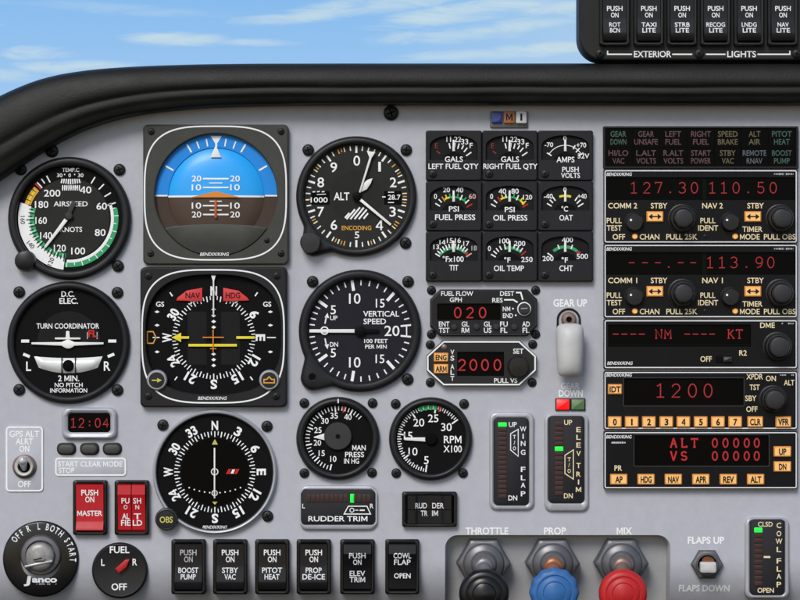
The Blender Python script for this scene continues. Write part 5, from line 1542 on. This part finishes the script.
# ------------------------------------------------------------------ throttle, propeller, mixture
def engine_control(name, label, cx, shaft, kx, ky, kmat, knurl, kr):
    t = thing(name, label, 'engine control', cx, 564)
    cy = 563.8
    zb = -36
    b = mb(t)
    b.rloft((cx, cy), [(hexagon(cx, cy, 27.4), zb), (hexagon(cx, cy, 27.4), -3), (hexagon(cx, cy, 26.6), -1.6), (hexagon(cx, cy, 24.6), -.6), (circle(cx, cy, 20.6, 60), -.4), (circle(cx, cy, 20, 60), 1.6), (circle(cx, cy, 18.6, 60), 3.0), (circle(cx, cy, 13.4, 60), 4.6), (circle(cx, cy, 11.4, 60), 7.4), (circle(cx, cy, 10.6, 60), 8), (circle(cx, cy, .05, 60), 8.3)], 'nut_grey', uni=60)
    b.build('nut', t)
    # shaft runs out towards the pilot and slightly down
    p0, p1 = (cx, cy+1.5, 2.0), (kx, ky-2, 46.0)
    def tube(b, p0, p1, r0, r1, mat, cap=True, n=32, m=6):
        d = Vector((p1[0]-p0[0], p1[1]-p0[1], p1[2]-p0[2])); d.normalize()
        a = d.cross(Vector((0, 1, 0))); a.normalize(); c = d.cross(a)
        L = []
        for k in range(m+1):
            w = k/m; r = r0+(r1-r0)*w
            P = Vector(p0)*(1-w)+Vector(p1)*w
            L.append([tuple(P + a*(r*cos(2*pi*i/n)) + c*(r*sin(2*pi*i/n))) for i in range(n)])
        b.loft(L, mat, cap1=cap)
    b = mb(t); tube(b, p0, p1, 8.4, 7.6, shaft)
    b.lathe(cx, cy+2.2, [(9.6, 8), (9.3, 9.6), (8, 11), (5, 11.8), (.05, 12)], shaft, 48)
    b.build('shaft', t, 50)
    b = mb(t)
    prof = [(kr*.45, 38), (kr*.8, 40), (kr*.97, 43.5), (kr, 48), (kr*.985, 52), (kr*.93, 55), (kr*.84, 56.6), (kr*.74, 57), (kr*.71, 56.2), (kr*.68, 56.2), (kr*.64, 57.4), (kr*.48, 58.2), (kr*.45, 57.6), (kr*.42, 58.2), (.01, 58.8)]
    b.lathe(kx, ky, prof, kmat, 180 if knurl else 96, knurl=knurl, kamp=.022, kmax=kr*.9)
    b.build('knob', t, 40)
# the knobs stand well out from the panel
K = CAM_D/(CAM_D-55*S)
def near(x, y): return 400+(x-400)/K, 300+(y-300)/K
engine_control('throttle_control', 'black throttle knob on grey shaft below the word THROTTLE', 483.8, 'dark_steel', *near(484.2, 594.4), 'switch_black', 0, 24.6)
engine_control('propeller_control', 'blue scalloped knob on copper shaft below the word PROP', 552.8, 'copper', *near(554.6, 593), 'knob_blue', 12, 24.2)
engine_control('mixture_control', 'red knob on brown shaft below the word MIX', 621.7, 'brown_steel', *near(623.4, 594), 'knob_red', 0, 23.8)

# ------------------------------------------------------------------ exterior light switch panel, upper right
def overhead():
    zo = 24.0
    K2 = CAM_D/(CAM_D-zo*S)
    X = lambda x: 400+(x-400)/K2
    Yy = lambda y: 300+(y-300)/K2
    t = thing('switch_panel', 'dark panel above the glareshield lettered EXTERIOR LIGHTS', 'panel', X(690), Yy(20))
    b = mb(t)
    x0, y1 = X(578.8), Yy(60.4)
    def out(d):
        r = 24-d
        pts = [(x0+d, -60), (860, -60), (860, y1-d)]
        pts += [(x0+24-r*sin(radians(a)), y1-24+r*cos(radians(a))) for a in range(0, 91, 9)]
        return pts
    b.loft([[(*p, zo-40) for p in out(0)], [(*p, zo-3) for p in out(0)], [(*p, zo-1) for p in out(.6)], [(*p, zo) for p in out(2)]], 'plate_olive', cap0=True, cap1=True)
    b.build('plate', t)
    b = mb(t)
    z = zo+.25
    b.text('EXTERIOR', X(652.6), Yy(54.1), 6.0, 37, 'white_ink', z, wt=.014); b.text('LIGHTS', X(741.6), Yy(54.1), 6.0, 28.5, 'white_ink', z, wt=.014)
    for pts in ([(607.6, 50.6), (607.6, 54.3), (632, 54.3)], [(672.2, 54.3), (692.2, 54.3)], [(705.8, 54.3), (725.4, 54.3)], [(757.4, 54.3), (789.8, 54.3), (789.8, 50.6)]):
        b.path([(X(x), Yy(y)) for x, y in pts], 1.3, z, 'white_ink')
    b.build('lettering', t)
    for x in (600, 699, 796.4): screw(t, X(x), Yy(53.8), 4.8, zo)
    G = 'exterior light switches above the glareshield'
    for xx, a, c in ((599, 'ROT', 'BCN'), (633, 'TAXI', 'LITE'), (666.2, 'STRB', 'LITE'), (699.6, 'RECOG', 'LITE'), (733, 'LNDG', 'LITE'), (766.8, 'NAV', 'LITE')):
        r = rocker('rocker_switch', f'black rocker switch lettered {a} {c}', X(xx), Yy(-7), X(xx+30.4), Yy(46.4),
               [('PUSH', Yy(9.2), 4.6, 15.4), ('ON', Yy(15.8), 4.6, 7.6), (a, Yy(25.4), 4.3, len(a)*3.7, 'silver_ink'), (c, Yy(31.2), 4.3, len(c)*3.3, 'silver_ink')], zb=zo-1, group=G)
overhead()
for o in scene.objects:
    if 'order' in o: del o['order']
